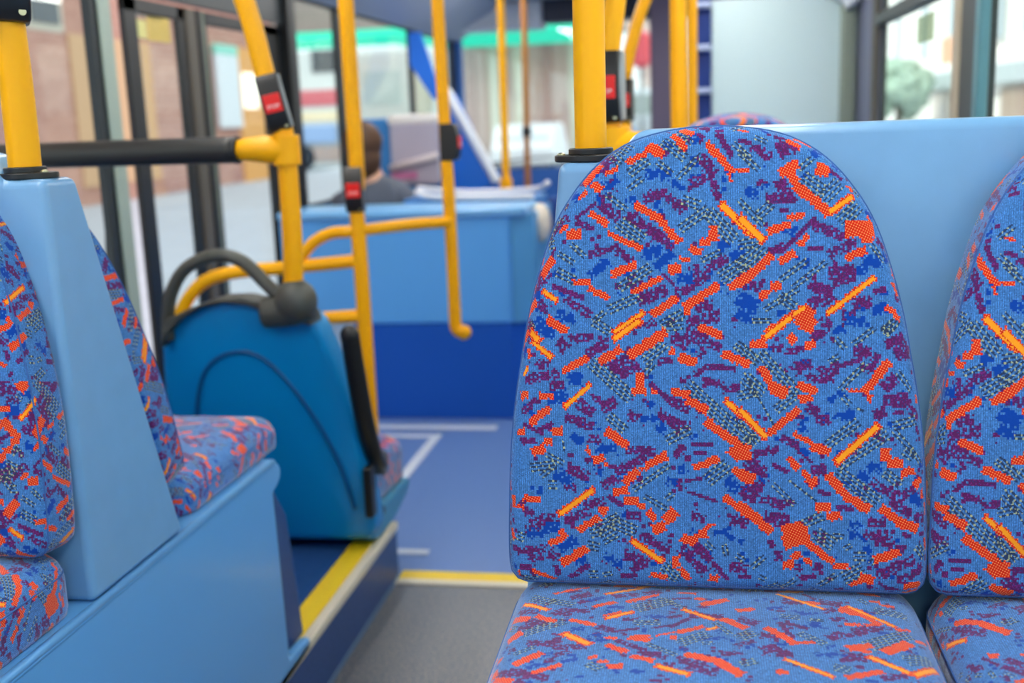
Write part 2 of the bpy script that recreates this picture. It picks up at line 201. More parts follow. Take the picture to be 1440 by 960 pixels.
def weave(name, strokes, seed, sheen):
    g = np.random.default_rng(seed)
    cls = np.zeros((TH, TW), np.int8)
    yy, xx = np.mgrid[0:TH, 0:TW]
    bx = (xx//2)*2+.5; by = (yy//2)*2+.5
    jit = g.random((TH//2, TW//2)).repeat(2, 0).repeat(2, 1)
    order = {'P': 0, 'B': 1, 'D': 2, 'O': 3, 'Y': 4}
    cell = g.random((TH//2, TW//2))                # single stitches strewn through the ground
    near = np.zeros_like(cell)
    for _ in range(360):
        cy, cx = g.integers(0, TH//2), g.integers(0, TW//2); kk = 2 if g.random() < .62 else 1
        for _ in range(g.integers(1, 6)):
            a, b = (cy+g.integers(-2, 3)) % (TH//2), (cx+g.integers(-2, 3)) % (TW//2); n = g.integers(1, 3)
            near[a:a+n, b:b+n] = kk
    cls[...] = near.repeat(2, 0).repeat(2, 1).astype(np.int8)
    for k, x1, y1, x2, y2, w in sorted(strokes, key=lambda s: order[s[0]]):
        x1 += 192; x2 += 192; y1 += 12; y2 += 12
        dx, dy = x2-x1, y2-y1; L = math.hypot(dx, dy)
        pad = 14
        X0, X1 = max(0, int(min(x1, x2)-pad)), min(TW, int(max(x1, x2)+pad)); Y0, Y1 = max(0, int(min(y1, y2)-pad)), min(TH, int(max(y1, y2)+pad))
        if X1 <= X0 or Y1 <= Y0: continue
        sl = (slice(Y0, Y1), slice(X0, X1))
        if k == 'D':
            px, py = xx[sl]-x1, yy[sl]-y1
            L = max(L, 1); t = (px*dx+py*dy)/L; d = (px*-dy+py*dx)/L
            n = w; sp = 3.6
            q = d/sp + (n-1)/2.
            row = np.round(q)
            on = (np.abs(q-row) < .25) & (row >= 0) & (row <= n-1) & (t >= -1) & (t <= L+1)
            ph = np.floor((t+row*1.7)/1.5).astype(int) % 4
            cur = cls[sl]
            cur[on & (ph != 0)] = 3; cur[on & (ph == 0)] = 4
            continue
        px, py = bx[sl]-x1, by[sl]-y1
        if L < 1: t = 0*px; d = np.hypot(px, py)
        else:
            tt = (px*dx+py*dy)/(L*L); t = np.clip(tt, 0, 1); d = np.hypot(px-t*dx, py-t*dy)
            over = np.abs(tt-t)*L; d = np.where(tt != t, np.maximum(np.abs((px*-dy+py*dx)/L), over*1.6), d)
        hwid = max(w/2.*(1.05 if k == 'P' else 1.), 1.3)
        lim = hwid*(1.02 if k in 'OY' else 1.0)
        j = jit[sl]
        if k == 'P': on = (d < lim+.5*(j-.5)*4) & (j > .16) if w > 5 else d < lim
        elif k == 'B': on = (d < lim+(j-.5)*4) & (j > .1)
        else: on = d < lim+(j-.5)*1.6
        cur = cls[sl]
        cur[on] = {'P': 2, 'B': 1, 'O': 5, 'Y': 5}[k]
        if k == 'Y':
            pxf, pyf = xx[sl]-x1, yy[sl]-y1
            Lf = max(L, 1); tf = (pxf*dx+pyf*dy)/Lf; df = (pxf*-dy+pyf*dx)/Lf
            cur[(np.abs(df) < max(w*.27, 1.6)) & (tf > 0) & (tf < Lf)] = 6
    pal = np.array([(68, 121, 180), (14, 68, 158), (92, 32, 88), (44, 62, 92), (172, 178, 134), (224, 38, 10), (255, 160, 30)], float)
    img = pal[cls]
    # knit: every other wale a touch darker, flecks
    wale = np.where(xx % 2 == 0, 1.09, .91)
    fleck = 1+.30*(g.random((TH, TW))-.5)
    base = cls == 0
    img[base] *= (wale*fleck*(1+.10*(g.random((TH, TW))-.5)))[base][:, None]
    dots = (cls == 5) & ((xx + yy*2) % 5 == 0)
    img[dots] = (255, 158, 92)
    pd = (cls == 2) & (g.random((TH, TW)) < .22); img[pd] = (122, 44, 120)
    pd = (cls == 2) & (g.random((TH, TW)) < .12); img[pd] = (58, 58, 116)
    im = bpy.data.images.new(name, TW, TH, alpha=False)
    arr = np.ones((TH, TW, 4), np.float32); arr[..., :3] = np.clip(img/255, 0, 1)
    im.pixels.foreach_set(arr.ravel()); im.update(); im.pack()
    m = bpy.data.materials.new(name); m.use_nodes = True
    nt = m.node_tree; b = nt.nodes['Principled BSDF']
    tx = nt.nodes.new('ShaderNodeTexImage'); tx.image = im; tx.interpolation = 'Closest'; tx.extension = 'REPEAT'
    uv = nt.nodes.new('ShaderNodeUVMap'); uv.uv_map = 'weave'
    nt.links.new(uv.outputs[0], tx.inputs['Vector'])
    nt.links.new(tx.outputs['Color'], b.inputs['Base Color'])
    b.inputs['Roughness'].default_value = .95; b.inputs['Specular IOR Level'].default_value = .15
    b.inputs['Sheen Weight'].default_value = sheen; b.inputs['Sheen Roughness'].default_value = .4
    # raised stitches
    w = nt.nodes.new('ShaderNodeTexNoise'); w.inputs['Scale'].default_value = 420
    mp = nt.nodes.new('ShaderNodeMapping'); mp.inputs['Scale'].default_value = (1, 1, 1)
    tc = nt.nodes.new('ShaderNodeTexCoord'); nt.links.new(tc.outputs['Object'], mp.inputs[0]); nt.links.new(mp.outputs[0], w.inputs['Vector'])
    bp = nt.nodes.new('ShaderNodeBump'); bp.inputs['Strength'].default_value = .35; bp.inputs['Distance'].default_value = .001
    nt.links.new(w.outputs['Fac'], bp.inputs['Height']); nt.links.new(bp.outputs['Normal'], b.inputs['Normal'])
    return m
M_BACK = weave('moquette_back', back_s, 3, SHEEN)
M_CUSH = weave('moquette_seat', cush_s, 5, SHEEN*1.7)

# ------------------------------------------------------------------ materials
BLUE = (118, 168, 208)
M_PANEL = mat('pale_blue_plastic', BLUE, .30, spec=.5, coat=.25, bump=.05, bscale=700, var=.015, speck_scale=18)
M_PED = mat('mid_blue_plastic', (102, 172, 228), .30, coat=.25, bump=.05, bscale=700)
M_TEAL = mat('teal_blue_plastic', (0, 140, 206), .33, bump=.04, bscale=600)
M_YEL = mat('yellow_pole_coating', (255, 180, 0), .36, spec=.3)
M_BLK = mat('black_plastic', (28, 28, 26), .38)
M_GRIP = mat('dark_grey_grip', (74, 76, 68), .45)
M_PAD = mat('black_ribbed_pad', (38, 38, 34), .42, bump=.15, bscale=300)
M_RUB = mat('black_rubber', (14, 16, 17), .5)
M_PILLAR = mat('dark_pillar', (26, 34, 38), .45)
M_GREY = mat('grey_plate', (150, 158, 160), .35)
M_RED = mat('red_button', (236, 24, 16), .35)
M_WHT = mat('white_print', (245, 235, 230), .5)
M_SCREW = mat('steel_screw', (190, 186, 150), .3, metal=.9)
M_FLNEAR = mat('grey_speckled_vinyl', (80, 88, 100), .34, speck=(138, 130, 118), speck_scale=190, speck_amt=.75, bump=.05, bscale=200)
M_FLFAR = mat('blue_speckled_vinyl', (88, 122, 180), .42, speck=(112, 142, 192), speck_scale=260, bump=.05, bscale=200)
M_VINYL = mat('navy_speckled_vinyl', (22, 62, 116), .42, speck=(52, 90, 146), speck_scale=320, speck_amt=.8)
M_YSTRIP = mat('yellow_floor_strip', (244, 206, 30), .5, bump=.05, bscale=400)
M_NOSE = mat('cream_step_nosing', (226, 216, 190), .4)
M_WLINE = mat('white_floor_line', (206, 214, 224), .5)
M_NAVY = mat('navy_carpet', (0, 84, 184), .85, bump=.1, bscale=500)
M_WALLLOW = mat('wall_blue', (70, 120, 176), .5)
M_CEIL = mat('ceiling_grey', (176, 184, 196), .5)
M_HEAD = mat('header_navy', (22, 30, 52), .5)
M_CAB = mat('cab_screen_grey_green', (206, 228, 228), .28, spec=.5)
M_FRAME = mat('window_frame_dark', (52, 56, 50), .45)
M_BEIGE = mat('window_trim_beige', (176, 164, 138), .45)
M_TEALTRIM = mat('window_trim_teal', (84, 134, 142), .4)
M_MAUVE = mat('pillar_mauve_grey', (112, 116, 138), .5)
M_SAGE = mat('door_strip_sage', (150, 168, 156), .45)
M_GLASS = glass_mat('window_glass')
M_GREENGL = glass_mat('tinted_sticker', (206, 210, 194), .05)

# ------------------------------------------------------------------ pillow-shaped upholstery
def resample(P, n, closed=True):
    P = [Vector(p) for p in P]; Q = P+[P[0]]
    d = [0.]
    for a, b in zip(Q, Q[1:]): d.append(d[-1]+(b-a).length)
    out = []; j = 0
    for i in range(n):
        s = d[-1]*i/n
        while d[j+1] < s: j += 1
        out.append(Q[j].lerp(Q[j+1], (s-d[j])/(d[j+1]-d[j])))
    return out
def back_outline(n=150):
    pr = []
    for k in range(7):
        a = -PI/2+PI/2*k/6; pr.append((.2475-.022+.022*math.cos(a), .022+.022*math.sin(a)))
    tab = [Vector((w, v)) for v, w in HW[1:-1]]
    pr += [tuple(p) for p in smooth_path([(.2475, .022), *[tuple(p) for p in tab], (0, .5525), (-.052, .548)], 6)]
    pr = [p for p in pr if p[0] >= 0]
    full = pr + [(-x, y) for x, y in pr[::-1] if x > 1e-4]
    return resample(full, n)
def rrect(x0, x1, y0, y1, r, n=150):
    P = []
    for cx, cy, a0 in ((x1-r, y0+r, -PI/2), (x1-r, y1-r, 0), (x0+r, y1-r, PI/2), (x0+r, y0+r, PI)):
        for k in range(7):
            a = a0+PI/2*k/6; P.append((cx+r*math.cos(a), cy+r*math.sin(a)))
    return resample(P, n)
def pillow(out, Tk, roll, crown, uvo=(0, 0), dent=None):
    """rings from the back edge over a rolled lip to a gently crowned face; (a, b, depth) with unrolled weave coordinates"""
    n = len(out); c = sum(out, Vector((0, 0)))/n
    rings = []
    nor = []
    for i in range(n):
        t = (out[(i+1) % n]-out[i-1]).normalized(); nor.append(Vector((t.y, -t.x)))
    def ring(ins, h, sc=1.):
        vs, uv = [], []
        for i, p in enumerate(out):
            q = p-nor[i]*ins
            if sc != 1.: q = c+(q-c)*sc
            drop = max(0, Tk-h-.0)
            f = q+nor[i]*(drop if sc == 1. else 0)
            vs.append((q.x, q.y, h)); uv.append((f.x, f.y))
        return vs, uv
    R = [ring(.012, 0), ring(.002, .004), ring(0, .012)]
    for k in range(1, 5): R.append(ring(0, .012+(Tk-roll-.012)*k/4))
    for k in range(1, 7):
        a = PI/2*k/6; R.append(ring(roll*(1-math.cos(a)), Tk-roll+roll*math.sin(a)))
    for sc in (.93, .84, .74, .62, .48, .34, .2, .08):
        h = Tk+crown*(1-sc**2.)
        R.append(ring(roll, h, sc))
    bm = BM(); uvl = bm.loops.layers.uv.new('weave'); rows = []; uvm = {}
    for vs, uv in R:
        row = []
        for p, q in zip(vs, uv):
            z = p[2]
            if dent and p[2] > Tk-.001: z -= dent(p[0], p[1])
            v = bm.verts.new((p[0], p[1], z)); uvm[v] = ((q[0]/S+192)/TW+uvo[0], (q[1]/S+12)/TH+uvo[1]); row.append(v)
        rows.append(row)
    for A, C in zip(rows, rows[1:]):
        for i in range(n): bm.faces.new((A[i], A[(i+1) % n], C[(i+1) % n], C[i]))
    ctr = bm.verts.new((c.x, c.y, Tk+crown-(dent(c.x, c.y) if dent else 0))); uvm[ctr] = ((c.x/S+192)/TW+uvo[0], (c.y/S+12)/TH+uvo[1])
    for i in range(n): bm.faces.new((rows[-1][i], rows[-1][(i+1) % n], ctr))
    bm.faces.new(rows[0][::-1])
    for f in bm.faces:
        for l in f.loops: l[uvl].uv = uvm[l.vert]
    seam = [Vector(p) for p in R[7][0]]
    return bm, seam
M_PIPE = mat('navy_piping', (58, 100, 160), .95)
def seat(label, cx, yf, z0, tilt, face, uvo=(0, 0), group=None, depth=.46, floor=.63, shell=False, cat='seat', zc=None, Tk=.085):
    """moquette seat: origin at the cushion's base; sitter faces -Y when face=1, +Y when face=-1"""
    root = thing('bus_seat', label, cat, (cx, yf, floor), 0 if face == 1 else PI, group)
    bm, seam = pillow(back_outline(), Tk, .017, .006, uvo, dent=lambda a, b: .0035*math.exp(-((b-.31)/.008)**2)*max(0, 1-(a/.15)**2))
    th = math.atan(tilt); h = z0-floor
    # local frame: a -> x, b -> up the back, depth -> towards the sitter (-y)
    Mx = Matrix(((1, 0, 0, 0), (0, math.sin(th), -math.cos(th), Tk), (0, math.cos(th), math.sin(th), h), (0, 0, 0, 1)))
    bm.transform(Mx); bm.transform(wp(root))
    b = link('backrest', bm, M_BACK, root, smooth=True)
    pb = BM(); tube(pb, [Mx @ (p+Vector((0, 0, 0))) for p in seam]+[Mx @ seam[0]], .0013, 8, 1); pb.transform(wp(root))
    link('piping', pb, M_PIPE, b, smooth=True)
    ct = (zc or z0)-floor
    cb, seam = pillow(rrect(-.245, .245, -.085 if face == 1 else -.035, depth, .055), ct, .042, .010, uvo)
    Mc = Matrix(((1, 0, 0, 0), (0, -1, 0, 0), (0, 0, 1, 0), (0, 0, 0, 1)))
    cb.transform(Mc); cb.transform(wp(root))
    cu = link('seat_cushion', cb, M_CUSH, root, smooth=True)
    pb = BM(); tube(pb, [Mc @ p for p in seam]+[Mc @ seam[0]], .0013, 8, 1); pb.transform(wp(root))
    link('piping', pb, M_PIPE, cu, smooth=True)
    return root

# ------------------------------------------------------------------ the bus body (setting)
XL, XR, YB, YF = -1.85, .75, -2.6, 8.6
bm = BM(); box(bm, XL, XR, YB, 2.93, -.12, 0, 0); box(bm, XL, XR, 2.93, YF, -.12, 0, 1)
struct(link('floor', bm, [M_FLNEAR, M_FLFAR]), 'bus floor, grey near and blue beyond the yellow strip')
struct(link('trim_1', B(-.866, .2, 2.905, 2.965, -.01, .004), M_YSTRIP), 'yellow strip across the aisle floor')
struct(link('trim_2', B(-.866, .2, 2.875, 2.905, -.01, .005), M_NOSE), 'cream edge in front of the yellow aisle strip')
struct(link('trim_3', B(-1.46, -.86, 4.47, 4.53, -.01, .003), M_WLINE), 'white line on the floor before the blue bulkhead')
struct(link('trim_4', B(-1.33, -1.09, 4.345, 4.385, -.01, .003), M_WLINE), 'short white floor line near the door')
struct(link('trim_5', B(-1.115, -1.075, 3.75, 4.385, -.01, .0035), M_WLINE), 'white floor line running along the bus')
struct(link('trim_6', B(-.93, -.825, 3.095, 3.13, -.01, .003), M_WLINE), 'short white dash on the floor beyond the step')
# raised platform under the teal seat
struct(link('floor_platform', B(XL, -.868, 1.2, 2.925, 0, .168), M_VINYL), 'raised navy platform')
struct(link('trim_7', B(-.948, -.888, 1.8, 2.927, .160, .171), M_YSTRIP), 'yellow strip along the platform edge')
struct(link('trim_8', B(-.888, -.862, 1.8, 2.929, .148, .172), M_NOSE, bevel=.004), 'cream nosing along the platform edge')
struct(link('trim_9', B(-.875, -.864, 1.8, 2.92, 0, .012), mat('riser_foot_strip', (92, 120, 150), .4)), 'thin strip at the foot of the riser')

def wall_side(name, x0, x1, openings, m, zlo=-.12, ztop=2.15):
    """solid wall with rectangular openings [(y0,y1,z0,z1)], y sorted"""
    bm = BM(); y = YB
    for a, b, c, d in openings:
        if a > y: box(bm, x0, x1, y, a, zlo, ztop)
        if c > zlo: box(bm, x0, x1, a, b, zlo, c)
        if d < ztop: box(bm, x0, x1, a, b, d, ztop)
        y = b
    if y < YF: box(bm, x0, x1, y, YF, zlo, ztop)
    return struct(link(name, bm, m))
LO = [(-2.4, .2, .92, 1.9), (.4, 3.30, .88, 1.9), (3.36, 4.93, .0, 1.76), (5.0, 5.72, .92, 1.9), (5.8, 7.25, .92, 1.9), (7.3, 8.5, .92, 1.9)]
RO = [(-2.4, .1, .95, 1.95), (.3, 3.19, .95, 1.95), (3.45, 4.95, .95, 1.95), (5.65, 7.0, .95, 1.95), (7.2, 8.5, .95, 1.95)]
wall_side('wall_left', XL-.03, XL, LO, M_PILLAR)
wall_side('wall_right', XR, XR+.03, RO, M_MAUVE)
struct(link('wall_left_panel', B(XL, XL+.012, 4.95, 8.5, 0, .915), M_WALLLOW), 'blue lining below the left windows')
struct(link('wall_left_panel', B(XL, XL+.012, YB, 3.2, .17, .875), M_WALLLOW), 'blue lining beside the left seats')
struct(link('wall_right_panel', B(XR-.012, XR, YB, 8.5, 0, .945), M_WALLLOW), 'blue lining below the right windows')
# front and rear
bm = BM()
box(bm, XL, XR, YF, YF+.06, -.12, .92); box(bm, XL, XR, YF, YF+.06, 2.02, 2.15)
box(bm, XL-.06, XL+.05, YF, YF+.06, .92, 2.02); box(bm, -.33, -.2, YF, YF+.06, .92, 2.02); box(bm, XR-.05, XR+.06, YF, YF+.06, .92, 2.02)
struct(link('wall_front', bm, mat('front_bulkhead_blue', (48, 110, 190), .5)))
bm = BM(); box(bm, XL, XR, YB-.06, YB, -.12, 1.2); box(bm, XL, XR, YB-.06, YB, 1.9, 2.15); box(bm, XL-.06, XL+.2, YB-.06, YB, 1.2, 1.9); box(bm, XR-.2, XR+.06, YB-.06, YB, 1.2, 1.9)
struct(link('wall_rear', bm, M_WALLLOW))
# ceiling: flat panel, sloping coves, front header
struct(link('ceiling', B(XL-.06, XR+.06, YB-.06, YF+.06, 2.15, 2.2), M_CEIL))
bm = BM(); prism(bm, [(XL, 1.9), (XL+.03, 1.9), (XL+.42, 2.12), (XL+.42, 2.15), (XL, 2.15)], 'y', YB, YF)
struct(link('trim_10', bm, mat('cove_blue_grey', (150, 162, 184), .45)), 'sloping cove above the left windows')
bm = BM(); prism(bm, [(XR, 1.95), (XR-.03, 1.95), (XR-.42, 2.12), (XR-.42, 2.15), (XR, 2.15)], 'y', YB, YF)
struct(link('trim_11', bm, mat('cove_pale', (186, 198, 204), .45)), 'sloping cove above the right windows')
struct(link('trim_12', B(-1.12, XR, 8.3, 8.58, 1.985, 2.15), M_HEAD, bevel=.02), 'dark header above the windscreen')
struct(link('trim_26', B(XL, -1.12, 8.28, 8.58, 1.95, 2.15), mat('header_pale', (206, 210, 218), .45), bevel=.03), 'pale header panel above the windscreen')
# windows
wn = 0
def window(opening, x, m, frame=.012, extra=None):
    global wn
    wn += 1
    y0, y1, z0, z1 = opening
    r = bpy.data.objects.new('window_%d' % wn, None); COL.objects.link(r); r.location = (x, (y0+y1)/2, z0); struct(r)
    bm = BM()
    for a in ((y0, y0+frame, z0, z1), (y1-frame, y1, z0, z1), (y0, y1, z0, z0+frame), (y0, y1, z1-frame, z1)): box(bm, x-.01, x+.012, *a)
    link('window_frame', bm, m, r, bevel=.004)
    link('pane', B(x-.003, x+.003, y0, y1, z0, z1), M_GLASS, r)
    return r
for o in LO[:2]+LO[3:]: window(o, XL-.018, M_RUB)
rw = [window(o, XR+.018, M_FRAME) for o in RO]
# hopper bar, sticker and trims of the right-hand windows
link('hopper_bar', B(XR-.02, XR+.03, 3.45, 4.95, 1.625, 1.672), M_FRAME, rw[2], bevel=.006)
link('sticker', B(XR+.012, XR+.0165, 3.93, 4.2, 1.505, 1.595), M_GREENGL, rw[2])
struct(link('trim_13', B(XR-.025, XR, 3.375, 3.46, .95, 2.0), M_BEIGE, bevel=.008), 'beige strip on the right window pillar')
struct(link('trim_14', B(XR-.02, XR, 3.18, 3.375, .95, 2.0), M_FRAME, bevel=.004), 'dark face of the right window pillar')
struct(link('trim_15', B(XR-.03, XR, 3.12, 3.18, .95, 2.0), M_TEALTRIM, bevel=.01), 'teal edge of the right window pillar')
struct(link('trim_16', B(XR-.02, XR, 4.94, 5.06, .95, 2.0), mat('pillar_brown', (70, 62, 52), .5), bevel=.006), 'brown strip beside the hopper window')
# windscreen
wn += 1
r = bpy.data.objects.new('window_%d' % wn, None); COL.objects.link(r); r.location = (-1.0, YF+.03, .92); struct(r)
link('pane', B(XL+.05, -.33, YF+.025, YF+.031, .92, 2.02), M_GLASS, r)
link('pane', B(-.2, XR-.05, YF+.025, YF+.031, .92, 2.02), M_GLASS, r)
link('wiper', T([(-1.7, YF+.05, .95), (-1.2, YF+.06, 1.0), (-.6, YF+.06, .99)], .008), M_RUB, r)
wn += 1
r = bpy.data.objects.new('window_%d' % wn, None); COL.objects.link(r); r.location = (-.5, YB-.03, 1.2); struct(r)
link('pane', B(XL+.2, XR-.2, YB-.033, YB-.027, 1.2, 1.9), M_GLASS, r)

# rear door pillar strips (the dark post with a pale strip and its rounded window corner)
bm = BM(); prism(bm, [(3.225, .80), (3.352, .80), (3.352, 1.9), (3.225, 1.9), (3.22, 1.0), (3.205, .9), (3.165, .82)], 'x', XL, XL+.03)
struct(link('trim_17', bm, M_PILLAR, bevel=.006), 'dark post behind the exit door')
struct(link('trim_18', B(XL+.03, XL+.04, 3.262, 3.335, .55, 1.9), M_SAGE, bevel=.006), 'pale sage strip on the door post')
# exit door leaves
def leaf(n, y0, y1, st0, st1):
    r = bpy.data.objects.new('door_%d' % n, None); COL.objects.link(r); r.location = (XL-.03, (y0+y1)/2, 0); struct(r)
    bm = BM(); x0, x1 = XL-.04, XL-.02
    box(bm, x0, x1, y0, y0+st0, 0, 1.75); box(bm, x0, x1, y1-st1, y1, 0, 1.75); box(bm, x0, x1, y0, y1, 0, .1); box(bm, x0, x1, y0, y1, 1.70, 1.75)
    link('door_frame', bm, M_RUB, r, bevel=.006)
    link('pane', B(x0+.007, x0+.013, y0+st0, y1-st1, .1, 1.70), M_GLASS, r)
    return r
d1 = leaf(1, 3.525, 3.975, .092, .06)
d2 = leaf(2, 4.14, 4.92, .03, .2)
bm = BM(); box(bm, XL-.05, XL-.01, 3.975, 4.06, 0, 1.75); struct(link('trim_20', bm, mat('door_seal_brown', (82, 76, 66), .6), bevel=.012), 'brown rubber seal between the door leaves')
struct(link('trim_21', B(XL-.05, XL-.005, 4.06, 4.1, 0, 1.75), M_RUB, bevel=.01), 'black seal edge')
struct(link('trim_22', B(XL-.05, XL-.012, 4.1, 4.14, 0, 1.75), mat('door_seal_sage', (104, 112, 96), .6), bevel=.01), 'grey green door edge')
link('sticker', B(XL-.030, XL-.0275, 3.585, 3.69, 1.62, 1.68), mat('pale_yellow_sticker', (242, 226, 150), .6), d1)
link('sticker', B(XL-.030, XL-.0275, 3.70, 3.865, 1.615, 1.70), mat('amber_sticker', (238, 196, 104), .6), d1)
bm = BM()
for k in range(14):
    y = 3.58+.016*k; h = .016+.01*((k*7) % 3)/2
    box(bm, XL-.030, XL-.0275, y, y+.009, 1.69, 1.69+h)
link('frosted_lettering', bm, mat('frosted_print', (170, 160, 160), .7), d1)
# dark forward door post and thin window bar
struct(link('trim_23', B(XL-.02, XL+.03, 4.93, 4.99, 0, 1.9), M_RUB, bevel=.01), 'black post ahead of the exit door')
struct(link('trim_24', B(XL-.02, XL+.01, 5.035, 5.08, .92, 1.9), M_RUB, bevel=.006), 'thin black window bar')

# ceiling lights
def striplight(label, x, y0, y1):
    t = thing('ceiling_light', label, 'light', (x, (y0+y1)/2, 2.15), 0, 'ceiling strip lights')
    link('light_frame', B(x-.075, x+.075, y0-.02, y1+.02, 2.128, 2.15), M_WHT, t, bevel=.004)
    link('diffuser', B(x-.06, x+.06, y0, y1, 2.118, 2.13), emit('light_diffuser', (255, 252, 246), LAMP), t)
for i, (y0, y1) in enumerate(((-2.2, -.6), (-.2, 1.4), (1.8, 3.4), (3.8, 5.4), (5.8, 7.4))):
    striplight('white strip light on the bus ceiling, number %s from the rear on the window side' % ['one', 'two', 'three', 'four', 'five'][i], -1.25, y0, y1)
    striplight('white strip light on the bus ceiling, number %s from the rear on the stair side' % ['one', 'two', 'three', 'four', 'five'][i], .15, y0, y1)

# ------------------------------------------------------------------ left wheel-arch box with its seats and divider
t = thing('seat_plinth', 'pale blue seat box beside the left aisle with navy vinyl end', 'seat box', (-.868, 1.2, 0))
prof = [(-.6, 0), (1.98, 0), (2.035, .145), (2.178, .150), (2.184, .18), (2.06, .192), (2.052, .43), (2.046, .565), (2.07, .573), (2.088, .582), (2.096, .60), (2.088, .617), (2.06, .629), (-.6, .629)]
bm = BM(); prism(bm, prof, 'x', -.888, -.862); link('side_panel', bm, M_PED, t, bevel=.008, segs=3)
bm = BM(); box(bm, XL+.02, -.862, -.6, 2.075, .612, .632); link('top_panel', bm, M_PED, t, bevel=.008, segs=3)
bm = BM(); prism(bm, [(-.6, .01), (2.14, .01), (2.225, .17), (2.18, .47), (2.118, .55), (2.07, .60), (-.6, .60)], 'x', XL+.03, -.893)
link('vinyl_end', bm, M_VINYL, t, bevel=.006)
bm = BM(); tube(bm, [(-.868, -.6, .628), (-.868, 2.06, .628)], .007, 10, 1); link('edge_moulding', bm, M_PED, t, smooth=True)

def divider(label, xe0, xe1, xfar, sgn):
    """moulded divider between back-to-back seats; low shoulder at the aisle end carries the pole"""
    t = thing('seat_divider', label, 'divider', (xe1, 1.5, .63))
    def sec(x_off, zt):
        return x_off, zt
    bm = BM()
    # stations from the aisle end towards the window: (offset at top, top height)
    st = [(0, 1.243), (.062, 1.243), (.085, 1.262), (.102, 1.281), (.2, 1.281), (abs(xfar-xe0), 1.281)]
    rows = []
    for off, zt in st:
        row = []
        for (y, z) in ((1.375, .632), (1.390, .94), (1.405, zt), (1.488, zt), (1.575, .94), (1.663, .632)):
            f = (1.243-min(z, 1.243))/(1.243-.632)
            xe = xe0+(xe1-xe0)*f
            row.append(bm.verts.new((xe+sgn*off if off < .5 else xfar, y, z)))
        rows.append(row)
    for A, C in zip(rows, rows[1:]):
        for i in range(6): bm.faces.new((A[i], A[(i+1) % 6], C[(i+1) % 6], C[i]))
    bm.faces.new(rows[0]); bm.faces.new(rows[-1][::-1])
    link('divider_moulding', bm, M_PANEL, t, bevel=.012, segs=4)
    return t
divider('pale blue seat divider at left, A shaped end towards the aisle', -.888, -.868, XL+.015, -1)
divider('pale blue seat divider behind the large moquette seat', -.175, -.236, XR-.015, 1)

def bell(parent, c, yaw=0., s=1., plate=True, roll=0.):
    """bell push: black wedge housing round the pole with a red button, lettering and a screw"""
    R = Matrix.Translation(c) @ Matrix.Rotation(yaw, 4, 'Z') @ Matrix.Rotation(roll, 4, 'Y') @ Matrix.Diagonal((s, s, s, 1))
    bm = BM(); prism(bm, [(.03, -.068), (-.022, -.068), (-.034, -.055), (-.040, -.02), (-.040, .025), (-.034, .056), (-.024, .07), (.03, .07)], 'x', -.027, .027); bm.transform(R)
    h = link('bell_push', bm, M_BLK, parent, bevel=.004*s, segs=3)
    bm = B(-.021, .021, -.0445, -.038, -.022, .022); bm.transform(R); link('stop_button', bm, M_RED, h, bevel=.002)
    fc = bpy.data.curves.new('lettering', 'FONT'); fc.body = 'STOP'; fc.size = .0125; fc.extrude = .0004; fc.align_x = 'CENTER'; fc.align_y = 'CENTER'
    fo = bpy.data.objects.new('lettering_source', fc); COL.objects.link(fo)
    me = bpy.data.meshes.new_from_object(fo); bpy.data.objects.remove(fo); bpy.data.curves.remove(fc)
    bm = BM(); bm.from_mesh(me); bpy.data.meshes.remove(me)
    bm.transform(R @ Matrix.Translation((0, -.0452, -.008)) @ Matrix.Rotation(PI/2, 4, 'X')); link('lettering', bm, M_WHT, h)
    if plate:
        bm = BM(); prism(bm, [(.026, -.062), (-.020, -.062), (-.034, -.02), (-.034, .03), (-.01, .066), (.026, .066)], 'x', .0265, .031); bm.transform(R); link('side_plate', bm, M_GREY, h, bevel=.001)
    bm = BM(); disc(bm, (.018, -.030, -.058), .004, .006, 'y', 12); bm.transform(R); link('screw', bm, M_SCREW, h)
    return h

def flange(parent, x, y, z):
    bm = BM(); prism(bm, [(x+.043*math.cos(a)*(1 if abs(math.cos(a)) < .8 else 1.1), y+.035*math.sin(a)) for a in [2*PI*k/24 for k in range(24)]], 'z', z, z+.009)
    bp = link('base_plate', bm, M_BLK, parent, bevel=.002)
    bm = BM(); disc(bm, (x, y, z+.0125), .029, .009, 'z', 28); link('collar', bm, M_BLK, bp, bevel=.002)
    for sx in (-1, 1):
        bm = BM(); ball(bm, (x+sx*.037, y-.012, z+.0095), .0055, .0055, .003, 12, 8); link('screw', bm, M_SCREW, bp, smooth=True)

G_POLE = 'yellow grab poles'
# pole on the left divider
t = thing('grab_pole', 'yellow pole with bell push standing on the left seat divider', 'pole', (-.94, 1.445, 1.243), 0, G_POLE)
link('pole', T([(-.94, 1.445, 1.25), (-.938, 1.445, 1.40), (-.945, 1.445, 1.60), (-.97, 1.445, 1.8), (-1.03, 1.445, 2.15)], .0225, 28), M_YEL, t, smooth=True)
flange(t, -.94, 1.445, 1.243)
bell(t, (-.938, 1.445, 1.541), .6, 1.25, False, .06)
# pole on the right divider
t = thing('grab_pole', 'thick yellow pole on the divider beside the large moquette seat', 'pole', (-.137, 1.445, 1.243), 0, G_POLE)
link('pole', T([(-.137, 1.445, 1.25), (-.136, 1.445, 1.4), (-.133, 1.445, 1.75), (-.13, 1.445, 2.15)], .0205, 28), M_YEL, t, smooth=True)
flange(t, -.137, 1.445, 1.243)

